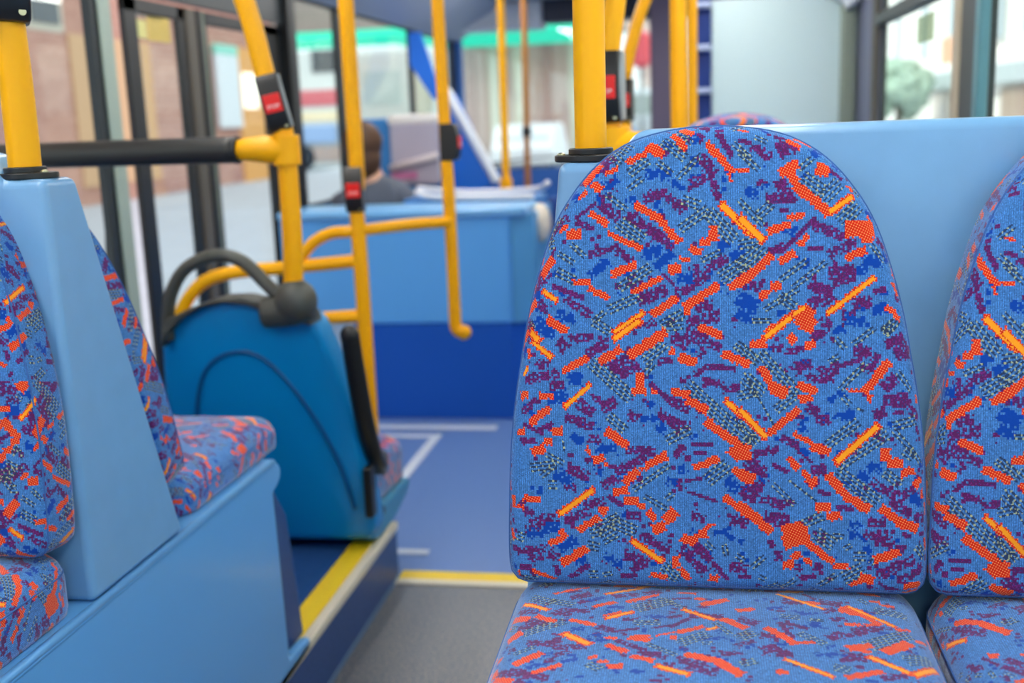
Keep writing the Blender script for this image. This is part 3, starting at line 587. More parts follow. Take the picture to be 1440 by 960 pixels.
# seats
seat('large blue moquette seat with orange and yellow bars facing the camera', .014, 1.26, .727, .10, 1, (0, 0), 'moquette seats on the right bench')
q = seat('moquette seat by the right window, cut by the photo edge', .503, 1.26, .727, .10, 1, (.41, .23), 'moquette seats on the right bench'); q.scale.x = .96
seat('moquette seat at the lower left, facing the camera, beside the divider', -1.127, 1.285, .727, .10, 1, (.2, .55), 'moquette seats on the left box')
q = seat('moquette window seat behind the left divider pole, facing the camera', -1.613, 1.285, .727, .10, 1, (.7, .3), 'moquette seats on the left box'); q.scale.x = .92
seat('moquette seat facing forward behind the left divider, cushion end towards the teal seat', -1.133, 1.74, .70, .25, -1, (.33, .12), 'moquette seats on the left box', depth=.445)
q = seat('moquette window seat facing forward behind the left divider', -1.613, 1.745, .70, .25, -1, (.83, .42), 'moquette seats on the left box'); q.scale.x = .92
seat('moquette seat top just showing above the right divider', .095, 3.0, .738, .2, -1, (.1, .3), 'moquette seats beyond the right divider')
t = thing('seat_plinth', 'seat box under the moquette seat beyond the right divider', 'seat box', (.25, 3.1, 0)); link('side_panel', B(-.17, XR-.015, 2.95, 3.5, 0, .629), M_PED, t, bevel=.01)
# right box
t = thing('seat_plinth', 'pale blue seat box under the large moquette seat', 'seat box', (.25, 1.2, 0))
bm = BM(); prism(bm, [(-.6, 0), (2.05, 0), (2.09, .60), (2.06, .629), (-.6, .629)], 'x', -.236, XR-.015); link('side_panel', bm, M_PED, t, bevel=.01, segs=3)

# ------------------------------------------------------------------ padded rail, curved pole and teal seat
t = thing('grab_pole', 'curved yellow pole with bell push rising from the teal seat', 'pole', (-.99, 2.58, .87), 0, G_POLE)
link('pole', T([(-.995, 2.58, .88), (-.985, 2.58, 1.0), (-.982, 2.58, 1.20), (-.984, 2.58, 1.27), (-.995, 2.58, 1.33), (-1.018, 2.58, 1.41), (-1.058, 2.58, 1.60), (-1.15, 2.58, 1.85), (-1.28, 2.58, 2.15)], .0245, 28), M_YEL, t, smooth=True)
bell(t, (-1.003, 2.575, 1.358), .3, .98, roll=-.2)
t = thing('crush_rail', 'black padded rail fixed to the curved yellow pole', 'rail', (-1.4, 2.56, 1.22))
bm = T([(-1.78, 2.56, 1.255), (-1.4, 2.56, 1.254), (-1.10, 2.56, 1.252)], .032, 28); link('pad', bm, M_PAD, t, smooth=True)
bm = BM(); disc(bm, (-1.1, 2.56, 1.252), .0335, .012, 'x', 28); link('pad_end', bm, M_BLK, t, bevel=.003)
bm = BM(); tube(bm, [(-1.10, 2.56, 1.252), (-1.07, 2.563, 1.252), (-1.02, 2.572, 1.25), (-.984, 2.58, 1.248)], lambda u: .022+.012*min(1, u*1.6), 24, 6)
disc(bm, (-.982, 2.58, 1.247), .034, .072, 'z', 28); link('clamp', bm, M_YEL, t, bevel=.003)
link('rail_end', T([(-1.86, 2.56, 1.255), (-1.76, 2.56, 1.255)], .018), M_YEL, t, smooth=True)
# twin on the right
t = thing('grab_pole', 'yellow pole with bell push half hidden behind the thick pole', 'pole', (-.2, 2.5, 0), 0, G_POLE)
link('pole', T([(-.195, 2.5, 0), (-.195, 2.5, 1.2), (-.195, 2.5, 1.40), (-.175, 2.5, 1.55), (-.13, 2.5, 1.85), (-.05, 2.5, 2.15)], .0235, 28), M_YEL, t, smooth=True)
bell(t, (-.195, 2.495, 1.36), -.1, 1.12)
t = thing('crush_rail', 'yellow clamp and padded rail behind the right divider', 'rail', (.25, 2.5, 1.2))
bm = BM(); tube(bm, [(-.195, 2.5, 1.225), (-.14, 2.49, 1.226), (-.10, 2.485, 1.23), (-.075, 2.48, 1.232)], lambda u: .046-.024*u, 24, 6); disc(bm, (-.195, 2.5, 1.225), .046, .1, 'z', 28); link('clamp', bm, M_YEL, t, bevel=.003)
link('pad', T([(-.075, 2.48, 1.225), (.68, 2.48, 1.22)], .031, 28), M_PAD, t, smooth=True)

t = thing('folding_seat', 'teal plastic seat with dark grab handle on the raised platform', 'seat', (-1.15, 2.7, .168))
# shell outline in the plane of the back (x, z); leans back towards the camera
OUT = [(-1.372, .80), (-1.31, .843), (-1.24, .872), (-1.18, .884), (-1.12, .878), (-1.05, .856), (-.985, .843), (-.955, .826), (-.935, .77), (-.915, .69), (-.897, .60), (-.882, .50), (-.872, .40), (-.862, .30), (-.86, .235), (-.875, .21), (-.93, .198), (-1.10, .194), (-1.30, .198), (-1.385, .215), (-1.408, .30), (-1.410, .50), (-1.392, .70)]
OUT = resample([tuple(p) for p in smooth_path(OUT+[OUT[0]], 4)][:-1], 120)
def ysh(z): return 2.70-.10*max(0, (z-.2)/.66)**1.3
bm = BM(); c = Vector((-1.12, .52)); rows = []
for sc, dy in ((.96, .10), (1.0, .085), (1.0, .03), (.99, .012), (.965, .003), (.92, 0), (.8, -.006), (.6, -.012), (.4, -.016), (.2, -.018), (.05, -.018)):
    rows.append([bm.verts.new((c.x+(p.x-c.x)*sc, ysh(c.y+(p.y-c.y)*sc)+dy, c.y+(p.y-c.y)*sc)) for p in OUT])
for A, C in zip(rows, rows[1:]):
    for i in range(120): bm.faces.new((A[i], A[(i+1) % 120], C[(i+1) % 120], C[i]))
bm.faces.new(rows[0]); bm.faces.new(rows[-1])
shell = link('shell', bm, M_TEAL, t, smooth=True)
arch = [(-1.33, 2.63, .40), (-1.31, 2.62, .56), (-1.27, 2.61, .68), (-1.2, 2.595, .735), (-1.12, 2.592, .735), (-1.05, 2.60, .67), (-.98, 2.62, .55), (-.93, 2.645, .42), (-.905, 2.665, .30)]
bm = T([(x, ysh(z)-.013, z) for x, y, z in arch], .006, 10); link('raised_arch', bm, mat('teal_shadow_line', (0, 84, 140), .4), shell, smooth=True)
# grab handle
hb = BM(); tube(hb, [(-1.352, 2.61, .775), (-1.345, 2.605, .84), (-1.325, 2.598, .90), (-1.285, 2.593, .955), (-1.23, 2.59, .985), (-1.175, 2.59, .994), (-1.12, 2.59, .975), (-1.07, 2.59, .925), (-1.02, 2.59, .872)], .0165, 18, 6, 1.2)
g = link('grab_handle', hb, M_GRIP, t, smooth=True)
bm = BM(); prism(bm, [(-1.362, .755), (-1.355, .80), (-1.335, .835), (-1.27, .862), (-1.20, .885), (-1.13, .888), (-1.06, .872), (-1.0, .86), (-.955, .845), (-.95, .815), (-1.0, .825), (-1.06, .848), (-1.12, .868), (-1.18, .874), (-1.24, .862), (-1.30, .833), (-1.345, .79)], 'y', 2.575, 2.66); link('handle_base', bm, M_GRIP, g, bevel=.008, segs=3)
bm = BM(); ball(bm, (-.985, 2.575, .878), .054, .05, .056); tube(bm, [(-1.07, 2.585, .848), (-1.0, 2.58, .855), (-.955, 2.58, .872)], .040, 20, 6); link('pole_socket', bm, M_GRIP, g, smooth=True)
# cushion, pan, backrest edge and folded armrest
cb, _ = pillow(rrect(-.235, .235, 0, .385, .07), .135, .055, .012, (.5, .2)); cb.transform(Matrix(((1, 0, 0, -1.118), (0, 1, 0, 2.76), (0, -.05, 1, .265), (0, 0, 0, 1)))); link('seat_cushion', cb, M_CUSH, t, smooth=True)
bm = BM(); prism(bm, [(2.73, .19), (2.80, .172), (2.95, .176), (3.08, .20), (3.125, .228), (3.11, .246), (2.98, .252), (2.76, .262)], 'x', -1.34, -.872); link('seat_pan', bm, mat('teal_pan', (60, 140, 176), .35), t, bevel=.014, segs=3)
bm = BM(); disc(bm, (-.871, 2.82, .245), .012, .006, 'x', 16); link('fixing_bolt', bm, M_BLK, t)
bk, _ = pillow(back_outline(100), .06, .02, .006, (.2, .2)); bk.transform(Matrix(((.82, 0, 0, -1.115), (0, -.12, 1, 2.735), (0, .97, .0, .31), (0, 0, 0, 1)))); link('backrest', bk, M_BACK, t, smooth=True)
bm = BM(); tube(bm, [(-.86, 2.60, .78), (-.86, 2.62, .70), (-.858, 2.66, .56), (-.857, 2.72, .44), (-.856, 2.755, .40)], lambda u: .026-.004*abs(u-.4), 18, 8, .75); ball(bm, (-.86, 2.598, .785), .025, .02, .028); arm = link('armrest', bm, M_BLK, t, smooth=True)
bm = BM(); disc(bm, (-.856, 2.77, .40), .034, .03, 'x', 24); link('pivot', bm, M_GRIP, arm, bevel=.004)
link('pivot_cover', B(-.872, -.848, 2.655, 2.70, .28, .42), M_BLK, arm, bevel=.008)

# ------------------------------------------------------------------ barrier by the door, forward poles
t = thing('grab_pole', 'yellow floor pole with bell push at the tubular door barrier', 'pole', (-1.04, 3.3, 0), 0, G_POLE)
link('pole', T([(-1.042, 3.3, 0), (-1.041, 3.3, .8), (-1.043, 3.3, 1.1), (-1.034, 3.3, 1.2), (-1.037, 3.3, 2.15)], .0235, 24), M_YEL, t, smooth=True)
bell(t, (-1.043, 3.295, 1.105), .15, 1.0, False)
bm = BM(); disc(bm, (-1.042, 3.3, .006), .05, .012); link('floor_flange', bm, M_BLK, t, bevel=.003)
t = thing('door_barrier', 'yellow tubular barrier behind the exit door', 'barrier', (-1.3, 3.3, .6))
link('upper_rail', T([(-1.29, 3.3, .862), (-1.235, 3.3, .90), (-1.19, 3.3, .945), (-1.13, 3.3, .972), (-1.05, 3.3, .978), (-.90, 3.4, .985), (-.79, 3.5, .982)], .0185, 18), M_YEL, t, smooth=True)
link('middle_rail', T([(-1.70, 3.3, .60), (-1.66, 3.3, .72), (-1.60, 3.3, .80), (-1.53, 3.3, .84), (-1.42, 3.3, .858), (-1.29, 3.3, .866), (-1.05, 3.3, .885)], .021, 18), M_YEL, t, smooth=True)
link('lower_rail', T([(-1.66, 3.3, .695), (-1.2, 3.3, .703), (-1.04, 3.3, .712)], .0205, 18, 4), M_YEL, t, smooth=True)
bm = BM(); box(bm, -1.62, -1.075, 3.29, 3.312, .25, .715); link('infill_panel', bm, mat('pale_infill', (168, 190, 212), .4), t, bevel=.012, segs=3)
t = thing('grab_pole', 'yellow hanging pole ending in a bent foot before the blue bulkhead', 'pole', (-.79, 3.5, .6), 0, G_POLE)
bm = T([(-.80, 3.5, 2.15), (-.80, 3.5, 1.6), (-.794, 3.5, 1.0), (-.793, 3.5, .68)], .020, 20); link('pole', bm, M_YEL, t, smooth=True)
bm = BM(); tube(bm, [(-.793, 3.5, .70), (-.793, 3.5, .645), (-.789, 3.5, .627), (-.78, 3.5, .618), (-.768, 3.5, .616)], .0205, 20); ball(bm, (-.766, 3.5, .616), .025); link('bent_foot', bm, M_YEL, t, smooth=True)
bell(t, (-.785, 3.5, 1.235), 1.5, .85, False)
t = thing('grab_pole', 'thin yellow pole further forward between the bulkhead and the windscreen', 'pole', (-.95, 5.5, 0), 0, G_POLE)
link('pole', T([(-.955, 5.5, 0), (-.95, 5.5, .9), (-.942, 5.5, 2.15)], .0195, 18), M_YEL, t, smooth=True)
bm = BM(); disc(bm, (-.951, 5.5, .98), .032, .06); link('clamp', bm, M_YEL, t, bevel=.004)
t = thing('grab_pole', 'yellow pole nearest the windscreen, its shade put into a brown tone', 'pole', (-1.065, 7, 0), 0, G_POLE)
link('pole', T([(-1.08, 7, 0), (-1.07, 7, .9), (-1.054, 7, 2.15)], .0195, 18), mat('shaded_yellow_pole', (176, 112, 34), .4), t, smooth=True)  # yellow coating darkened to brown: the shade is put into the colour
bm = BM(); disc(bm, (-1.066, 7, 1.22), .03, .06); link('dark_clamp', bm, M_BLK, t, bevel=.01)
t = thing('grab_pole', 'yellow pole bending right with bell push, seen between the thick poles', 'pole', (-.226, 3.6, 0), 0, G_POLE)
link('pole', T([(-.228, 3.6, 0), (-.228, 3.6, 1.30), (-.224, 3.6, 1.43), (-.198, 3.6, 1.54), (-.16, 3.6, 1.65), (-.03, 3.6, 1.95), (.06, 3.6, 2.15)], .0195, 20), M_YEL, t, smooth=True)
bell(t, (-.228, 3.595, 1.345), -.1, .95, False)
t = thing('grab_pole', 'straight yellow pole left of the blue cab frame', 'pole', (-.05, 3.2, 0), 0, G_POLE)
link('pole', T([(-.052, 3.2, 0), (-.053, 3.2, 1.2), (-.057, 3.2, 2.15)], .0225, 24), M_YEL, t, smooth=True)
t = thing('grab_pole', 'thinner yellow pole touching the blue cab frame', 'pole', (-.02, 4.2, 0), 0, G_POLE)
link('pole', T([(-.022, 4.2, 0), (-.021, 4.2, 1.2), (-.020, 4.2, 2.15)], .0195, 24), M_YEL, t, smooth=True)

# ------------------------------------------------------------------ blue bulkhead and what stands behind it
t = thing('bulkhead', 'blue bulkhead box with dark blue base ahead of the exit door', 'bulkhead', (-1.25, 4.9, 0))
bm = BM(); box(bm, XL+.02, -.79, 4.64, 4.75, .43, .90); link('front_panel', bm, mat('bulkhead_blue', (92, 170, 238), .42), t, bevel=.015, segs=3)
bm = BM(); prism(bm, [(-.79, 4.63), (-.70, 4.72), (-.70, 5.3), (-.79, 5.3)], 'z', .43, .90); link('corner_panel', bm, mat('bulkhead_corner_blue', (84, 154, 206), .42), t, bevel=.01)
bm = BM(); box(bm, XL+.02, -.80, 4.645, 4.75, 0, .43); link('base_panel', bm, M_NAVY, t, bevel=.004)
bm = BM(); prism(bm, [(-.80, 4.65), (-.715, 4.73), (-.715, 5.3), (-.80, 5.3)], 'z', 0, .43); link('base_corner', bm, M_NAVY, t)
bm = BM(); box(bm, XL+.02, -.72, 4.62, 5.0, .895, .935); link('top_ledge', bm, mat('ledge_blue', (120, 182, 232), .3), t, bevel=.015, segs=3)
t = thing('luggage_tray', 'pale rimmed blue tray on the bulkhead top', 'tray', (-1.05, 5.0, .93))
bm = BM(); box(bm, -1.36, -.72, 5.02, 5.3, .90, .95); link('tray', bm, mat('tray_blue', (60, 130, 200), .35), t, bevel=.01)
link('rim', T([(-1.30, 5.03, .985), (-1.18, 5.02, .958), (-.74, 5.02, .95)], .014, 14), mat('tray_rim_pale', (226, 224, 226), .3), t, smooth=True)
link('rim', T([(-1.36, 5.29, .985), (-1.1, 5.3, .96), (-.78, 5.3, .965), (-.70, 5.2, 1.0)], .014, 14), mat('tray_rim_white', (226, 224, 226), .3), t, smooth=True)
o = link('armrest_cap', ball(BM(), (-.70, 4.9, .84), .05, .07, .09), mat('cream_cap', (230, 216, 196), .4), smooth=True); tag(o, 'cream rounded cap on the corner of the blue bulkhead', 'cap')
# small moquette seat on the right of the bulkhead
t = thing('bus_seat', 'low seat with dark blue shell right of the blue bulkhead', 'seat', (-.62, 5.0, 0))
bm = BM(); prism(bm, [(4.95, .0), (5.4, .0), (5.4, .40), (4.95, .40)], 'x', -.72, -.42); link('seat_base', bm, mat('seat_base_navy', (10, 54, 120), .5), t, bevel=.02)
cb, _ = pillow(rrect(-.15, .15, 0, .4, .04), .09, .03, .01, (.3, .6)); cb.transform(Matrix.Translation((-.57, 4.97, .40))); link('seat_cushion', cb, M_CUSH, t, smooth=True)
bm = BM(); prism(bm, [(5.36, .4), (5.44, .4), (5.52, .90), (5.46, .92)], 'x', -.74, -.42); link('seat_back', bm, mat('seat_back_navy', (14, 66, 140), .5), t, bevel=.02)
# partition with pale panel
t = thing('seat_shell', 'blue seat back with pale grey panel in front of the passenger', 'seat back', (-1.55, 5.75, 0))
bm = BM(); box(bm, -1.83, -1.35, 5.74, 5.82, 0, 1.33); link('shell', bm, mat('shell_blue', (40, 118, 184), .4), t, bevel=.03, segs=4)
bm = BM(); box(bm, -1.60, -1.34, 5.71, 5.745, .98, 1.30); link('inset_panel', bm, mat('lilac_grey_panel', (178, 172, 188), .3), t, bevel=.012)
bm = BM(); box(bm, -1.61, -1.33, 5.705, 5.83, 1.295, 1.345); link('top_cap', bm, mat('white_cap', (240, 236, 230), .3), t, bevel=.015, segs=3)
link('slanting_rail', T([(-1.60, 5.69, 1.07), (-1.34, 5.69, 1.13)], .018, 14), mat('rail_pale', (222, 210, 210), .35), t, smooth=True)
bm = BM(); box(bm, -1.60, -1.46, 5.70, 5.74, 1.01, 1.05); link('pink_label', bm, mat('pink_label', (196, 116, 160), .5), t, bevel=.004)
# sloping panel with pale rail
t = thing('sloping_panel', 'blue sloping side panel with pale top rail near the windscreen', 'panel', (-1.2, 6.0, 0))
bm = BM(); prism(bm, [(-1.34, 0), (-1.34, 1.45), (-1.30, 1.45), (-1.09, .98), (-1.06, .9), (-1.06, 0)], 'y', 6.0, 6.05); link('panel', bm, mat('panel_bright_blue', (22, 110, 214), .4), t, bevel=.01)
link('top_rail', T([(-1.345, 5.99, 1.465), (-1.22, 5.99, 1.225), (-1.085, 5.99, .965)], .026, 16), mat('rail_ice', (236, 242, 250), .3), t, smooth=True)
o = link('hanging_blind', prism(BM(), [(-1.80, 1.86), (-1.72, 1.86), (-1.60, 1.45), (-1.66, 1.44), (-1.80, 1.66)], 'y', 7.0, 7.02), mat('blind_blue', (20, 110, 220), .6), bevel=.004); tag(o, 'bright blue hanging blind at the front window', 'blind')
t = thing('wing_mirror', 'bright rounded mirror head outside the front window', 'mirror', (-2.05, 8.9, 1.4))
bm = BM(); box(bm, -2.26, -2.13, 8.9, 8.96, 1.36, 1.70); link('mirror_head', bm, mat('mirror_cream', (246, 236, 206), .25), t, bevel=.03, segs=4)
link('mirror_arm', T([(-2.1, 8.93, 1.3), (-2.05, 8.8, 1.1), (-1.9, 8.62, 1.0)], .014, 12), M_BLK, t, smooth=True)

# cab screen on the right
t = thing('cab_screen', 'pale grey green cab screen filling the upper right', 'screen', (.39, 5.6, 0))
bm = BM(); box(bm, .065, XR-.015, 5.6, 5.64, .95, 1.83); link('screen_panel', bm, M_CAB, t, bevel=.01, segs=3)
bm = BM(); box(bm, .065, XR-.015, 5.595, 5.66, 1.825, 2.14); link('head_panel', bm, M_HEAD, t, bevel=.004)
bm = BM(); box(bm, .065, XR-.015, 5.6, 5.66, 0, .95); link('lower_panel', bm, M_WALLLOW, t)
bm = BM(); box(bm, .665, XR-.01, 5.54, 5.6, .95, 1.85); link('edge_post', bm, mat('post_sage', (136, 148, 132), .5), t, bevel=.02, segs=3)
bm = BM(); tube(bm, [(.60, 5.5, 1.86), (.69, 5.49, 1.80), (.715, 5.48, 1.76)], .045, 16); link('corner_fairing', bm, mat('fairing_white', (214, 222, 226), .35), t, smooth=True)
t = thing('cab_upright', 'navy cab frame with pale hinges beside the yellow poles', 'frame', (.04, 5.55, 0))
bm = BM(); box(bm, -.025, .065, 5.58, 5.66, 0, 2.14); link('post', bm, mat('frame_navy', (0, 48, 124), .6), t, bevel=.004)
bm = BM(); box(bm, -.04, -.01, 5.53, 5.60, 0, 2.14); link('edge_strip', bm, mat('frame_blue', (16, 92, 196), .4), t, bevel=.008)
for z in (1.80, 1.602, 1.40): link('hinge', B(-.018, .066, 5.53, 5.58, z-.014, z+.014), mat('hinge_pale', (176, 190, 220), .35), t, bevel=.008)
struct(link('trim_25', B(-.33, -.17, 8.0, 8.3, .9, 2.1), mat('column_mauve', (104, 92, 112), .6), bevel=.02), 'dark mauve column beside the windscreen')
t = thing('ticket_machine', 'pale blue box glimpsed between the yellow poles', 'box', (-.55, 7.6, 0))
bm = BM(); box(bm, -.62, -.40, 7.5, 7.7, .95, 1.22); link('housing', bm, mat('pale_blue_box', (170, 196, 228), .4), t, bevel=.03, segs=3)
link('stand', T([(-.51, 7.6, 0), (-.51, 7.6, .96)], .03, 16, 1), M_GRIP, t, smooth=True)
# ------------------------------------------------------------------ passenger seated behind the bulkhead
def skin_mesh(name, verts, edges, radii, root=0, sub=2):
    me = bpy.data.meshes.new(name); me.from_pydata(verts, edges, []); o = bpy.data.objects.new(name, me); COL.objects.link(o)
    sk = o.modifiers.new('Skin', 'SKIN'); sk.use_smooth_shade = True
    for i, r in enumerate(radii):
        v = me.skin_vertices[0].data[i]; v.radius = r if isinstance(r, tuple) else (r, r); v.use_root = (i == root)
    ss = o.modifiers.new('Sub', 'SUBSURF'); ss.levels = sub; ss.render_levels = sub
    dg = bpy.context.evaluated_depsgraph_get(); dg.update()
    m2 = bpy.data.meshes.new_from_object(o.evaluated_get(dg)); bpy.data.objects.remove(o); bpy.data.meshes.remove(me)
    bm = BM(); bm.from_mesh(m2); bpy.data.meshes.remove(m2)
    return bm
px, py = -1.60, 5.27
pt = thing('person', 'person with brown hair in a dark grey top seated behind the blue bulkhead', 'person', (px, py, 0))
V, E_, Rr = [], [], []
def av(p, r, parent=None):
    V.append(p); Rr.append(r); i = len(V)-1
    if parent is not None: E_.append((parent, i))
    return i
pel = av((px+.06, py, .52), (.15, .12)); ab = av((px+.06, py-.01, .66), (.135, .10), pel); ch = av((px+.05, py-.01, .82), (.16, .11), ab); nb = av((px+.03, py, .97), (.075, .07), ch)
nk = av((px, py+.01, 1.06), (.05, .052), nb); hd = av((px-.01, py+.03, 1.14), (.066, .078), nk); tp = av((px-.01, py+.02, 1.23), (.07, .085), hd); av((px-.01, py+.015, 1.275), (.045, .055), tp)
av((px-.01, py+.118, 1.17), (.012, .014), hd)          # nose
for s in (-1, 1): av((px-.01+s*.078, py+.02, 1.175), (.008, .018), hd)   # ears
for s in (-1, 1):
    sh = av((px+.04+s*.17, py, .92), (.06, .06), nb); el = av((px+.04+s*.21, py+.06, .68), (.042, .042), sh); wr = av((px+.04+s*.12, py+.27, .58), (.026, .03), el); pa = av((px+.04+s*.10, py+.34, .57), (.036, .016), wr)
    for k in range(4):
        f1 = av((px+.04+s*.10+(k-1.5)*.021, py+.385+.006*(1.5-abs(k-1.5)), .565), (.009, .009), pa); av((px+.04+s*.10+(k-1.5)*.022, py+.41+.010*(1.5-abs(k-1.5)), .545), (.008, .008), f1)
    th = av((px+.04+s*.06, py+.33, .575), (.011, .011), pa); av((px+.04+s*.045, py+.36, .57), (.009, .009), th)
    hp = av((px+.06+s*.09, py+.06, .50), (.085, .08), pel); kn = av((px+.06+s*.11, py+.44, .50), (.062, .062), hp); an = av((px+.06+s*.11, py+.42, .10), (.036, .04), kn); av((px+.06+s*.11, py+.55, .05), (.038, .03), an)
body = link('body', skin_mesh('body', V, E_, Rr), mat('skin', (206, 156, 128), .6), pt, smooth=True)
hb = BM(); ball(hb, (px-.01, py-.012, 1.215), .096, .104, .108); ball(hb, (px-.005, py-.025, 1.135), .085, .082, .10)
link('hair', hb, mat('brown_hair', (74, 44, 18), .6, bump=.4, bscale=120), pt, smooth=True)
V[3] = (px+.03, py, .985); cv = [0, 1, 2, 3, 4]; V[4] = (px+.005, py, 1.055)
V2 = [V[i] for i in cv]; E2 = [(0, 1), (1, 2), (2, 3), (3, 4)]; R2 = [(.165, .135), (.15, .115), (.19, .135), (.12, .11), (.082, .082)]
for s in (-1, 1):
    a = len(V2); V2 += [(px+.04+s*.17, py, .92), (px+.04+s*.21, py+.06, .68), (px+.04+s*.125, py+.255, .582)]; R2 += [(.075, .075), (.055, .055), (.04, .04)]; E2 += [(3, a), (a, a+1), (a+1, a+2)]
link('jacket', skin_mesh('jacket', V2, E2, R2), mat('dark_grey_cloth', (86, 92, 104), .85), pt, smooth=True)
V3 = [(px+.06, py, .52)]; R3_ = [(.165, .13)]; E3 = []
for s in (-1, 1):
    a = len(V3); V3 += [(px+.06+s*.09, py+.06, .50), (px+.06+s*.11, py+.44, .50), (px+.06+s*.11, py+.42, .14)]; R3_ += [(.095, .09), (.075, .075), (.06, .06)]; E3 += [(0, a), (a, a+1), (a+1, a+2)]
link('trousers', skin_mesh('trousers', V3, E3, R3_), mat('navy_cloth', (36, 42, 60), .9), pt, smooth=True)
t = thing('passenger_seat', 'dark blue seat the passenger sits on behind the bulkhead', 'seat', (px+.06, py, 0))
bm = BM(); box(bm, px-.18, px+.27, py-.18, py+.26, .0, .34); link('seat_base', bm, M_NAVY, t, bevel=.02)
bm = BM(); box(bm, px-.18, px+.27, py-.18, py+.27, .34, .42); link('seat_cushion', bm, mat('seat_cloth_blue', (30, 60, 130), .9), t, bevel=.03, segs=3)
bm = BM(); box(bm, px-.17, px+.26, py-.26, py-.17, .36, .90); link('seat_back', bm, mat('seat_back_blue', (54, 110, 180), .5), t, bevel=.03, segs=3)

# ------------------------------------------------------------------ the street outside
GZ = -.32
M_ROAD = mat('asphalt', (150, 154, 160), .8, var=.05, speck_scale=3)
M_PAVE = mat('paving', (190, 192, 198), .8, var=.03, speck_scale=4)
struct(link('road_outside', B(-60, 60, -40, 120, GZ-.1, GZ), M_ROAD), 'street outside')
struct(link('pavement_outside', B(-13, -2.6, -40, 60, GZ-.05, GZ+.12), M_PAVE), 'pale pavement left of the bus')
struct(link('pavement_outside', B(5.2, 12, -40, 70, GZ-.05, GZ+.12), M_PAVE), 'pavement right of the bus')
def brick_mat(name, c1, c2, mortar, scale=3.):
    m = bpy.data.materials.new(name); m.use_nodes = True; nt = m.node_tree; b = nt.nodes['Principled BSDF']
    tx = nt.nodes.new('ShaderNodeTexBrick'); tx.inputs['Color1'].default_value = lin(c1); tx.inputs['Color2'].default_value = lin(c2); tx.inputs['Mortar'].default_value = lin(mortar)
    tx.inputs['Scale'].default_value = scale; tx.inputs['Mortar Size'].default_value = .015
    tc = nt.nodes.new('ShaderNodeTexCoord'); mp = nt.nodes.new('ShaderNodeMapping'); mp.inputs['Rotation'].default_value = (PI/2, 0, PI/2)
    sp = nt.nodes.new('ShaderNodeSeparateXYZ'); cb = nt.nodes.new('ShaderNodeCombineXYZ'); ad = nt.nodes.new('ShaderNodeMath'); ad.operation = 'ADD'
    nt.links.new(tc.outputs['Object'], sp.inputs[0]); nt.links.new(sp.outputs[0], ad.inputs[0]); nt.links.new(sp.outputs[1], ad.inputs[1])
    nt.links.new(ad.outputs[0], cb.inputs[0]); nt.links.new(sp.outputs[2], cb.inputs[1]); nt.links.new(cb.outputs[0], tx.inputs['Vector'])
    nt.links.new(tx.outputs['Color'], b.inputs['Base Color']); b.inputs['Roughness'].default_value = .9
    return m
M_BRICK = brick_mat('pink_brick', (196, 142, 124), (180, 124, 108), (206, 180, 164), 1.6)
M_WIN = mat('dark_shop_glass', (70, 76, 84), .15)
t = thing('brick_building', 'long pinkish brick building seen through the left windows', 'building', (-14, 14, GZ))
link('wall', B(-18, -13, -12, 33.5, GZ, 26), M_BRICK, t)  # extra height added so the wall keeps direct sun off the bus
for y in (5.2, 7.4, 12.0): link('drainpipe', T([(-12.9, y, GZ), (-12.9, y, 26)], .09, 10, 1), mat('pipe_blue_grey', (92, 98, 120), .5), t, smooth=True)
for y in (9.2, 16.8, 20.6): 
    w = link('window', B(-13.06, -12.98, y, y+1.3, 3.4, 6.2), mat('stone_frame', (206, 196, 178), .7), t); link('window_glass', B(-12.99, -12.95, y+.15, y+1.15, 3.55, 6.05), M_WIN, w)
d = link('shop_door', B(-13.05, -12.93, 30.6, 32.7, GZ, 3.6), mat('orange_shop_door', (236, 170, 96), .6), t); link('lit_fanlight', B(-12.95, -12.9, 30.9, 31.9, 1.9, 2.9), emit('lit_fanlight', (255, 246, 230), 1.2), d)
link('shop_front', B(-13.04, -12.95, 22, 25.5, .2, 3.4), mat('tan_shop_front', (214, 170, 130), .7), t)
t = thing('notice_board', 'tall white notice board with mint top on the brick building', 'sign', (-12.9, 29.8, 0))
link('board', B(-12.95, -12.80, 29.0, 30.45, 1.35, 3.35), mat('white_board', (232, 236, 240), .4), t, bevel=.05, segs=3)
link('mint_header', B(-12.96, -12.79, 29.0, 30.45, 3.33, 3.6), mat('mint_header', (150, 226, 206), .4), t, bevel=.05, segs=3)
# vehicle
t = thing('lorry', 'white high sided lorry with red stripe beyond the exit door', 'lorry', (-13.2, 41, GZ))
bm = BM(); box(bm, -15.6, -10.6, 40, 42.4, .55, 4.1); body = link('body', bm, mat('lorry_white', (206, 212, 212), .4), t, bevel=.12, segs=3)
link('red_stripe', B(-15.58, -10.62, 39.97, 40.01, 2.05, 2.62), mat('lorry_red', (206, 92, 104), .4), body); link('cream_stripe', B(-15.58, -10.62, 39.97, 40.01, 1.48, 1.85), mat('lorry_cream', (236, 220, 186), .4), body)
link('cab_window', B(-14.0, -12.7, 39.96, 40.0, 3.25, 4.05), M_WIN, t, bevel=.03)
link('side_box', B(-14.6, -13.2, 39.9, 40.05, .7, 1.35), mat('lorry_blue', (150, 178, 220), .4), t, bevel=.04)
for x in (-14.7, -11.4):
    bm = BM(); disc(bm, (x, 40.1, .18), .5, .35, 'y', 28); w = link('wheel', bm, M_RUB, t, bevel=.03); bm = BM(); disc(bm, (x, 39.91, .18), .24, .05, 'y', 20); link('hub', bm, M_GREY, w)
t = thing('lorry', 'second pale lorry with rounded top seen left of the sloping blue panel', 'lorry', (-10, 42, GZ))
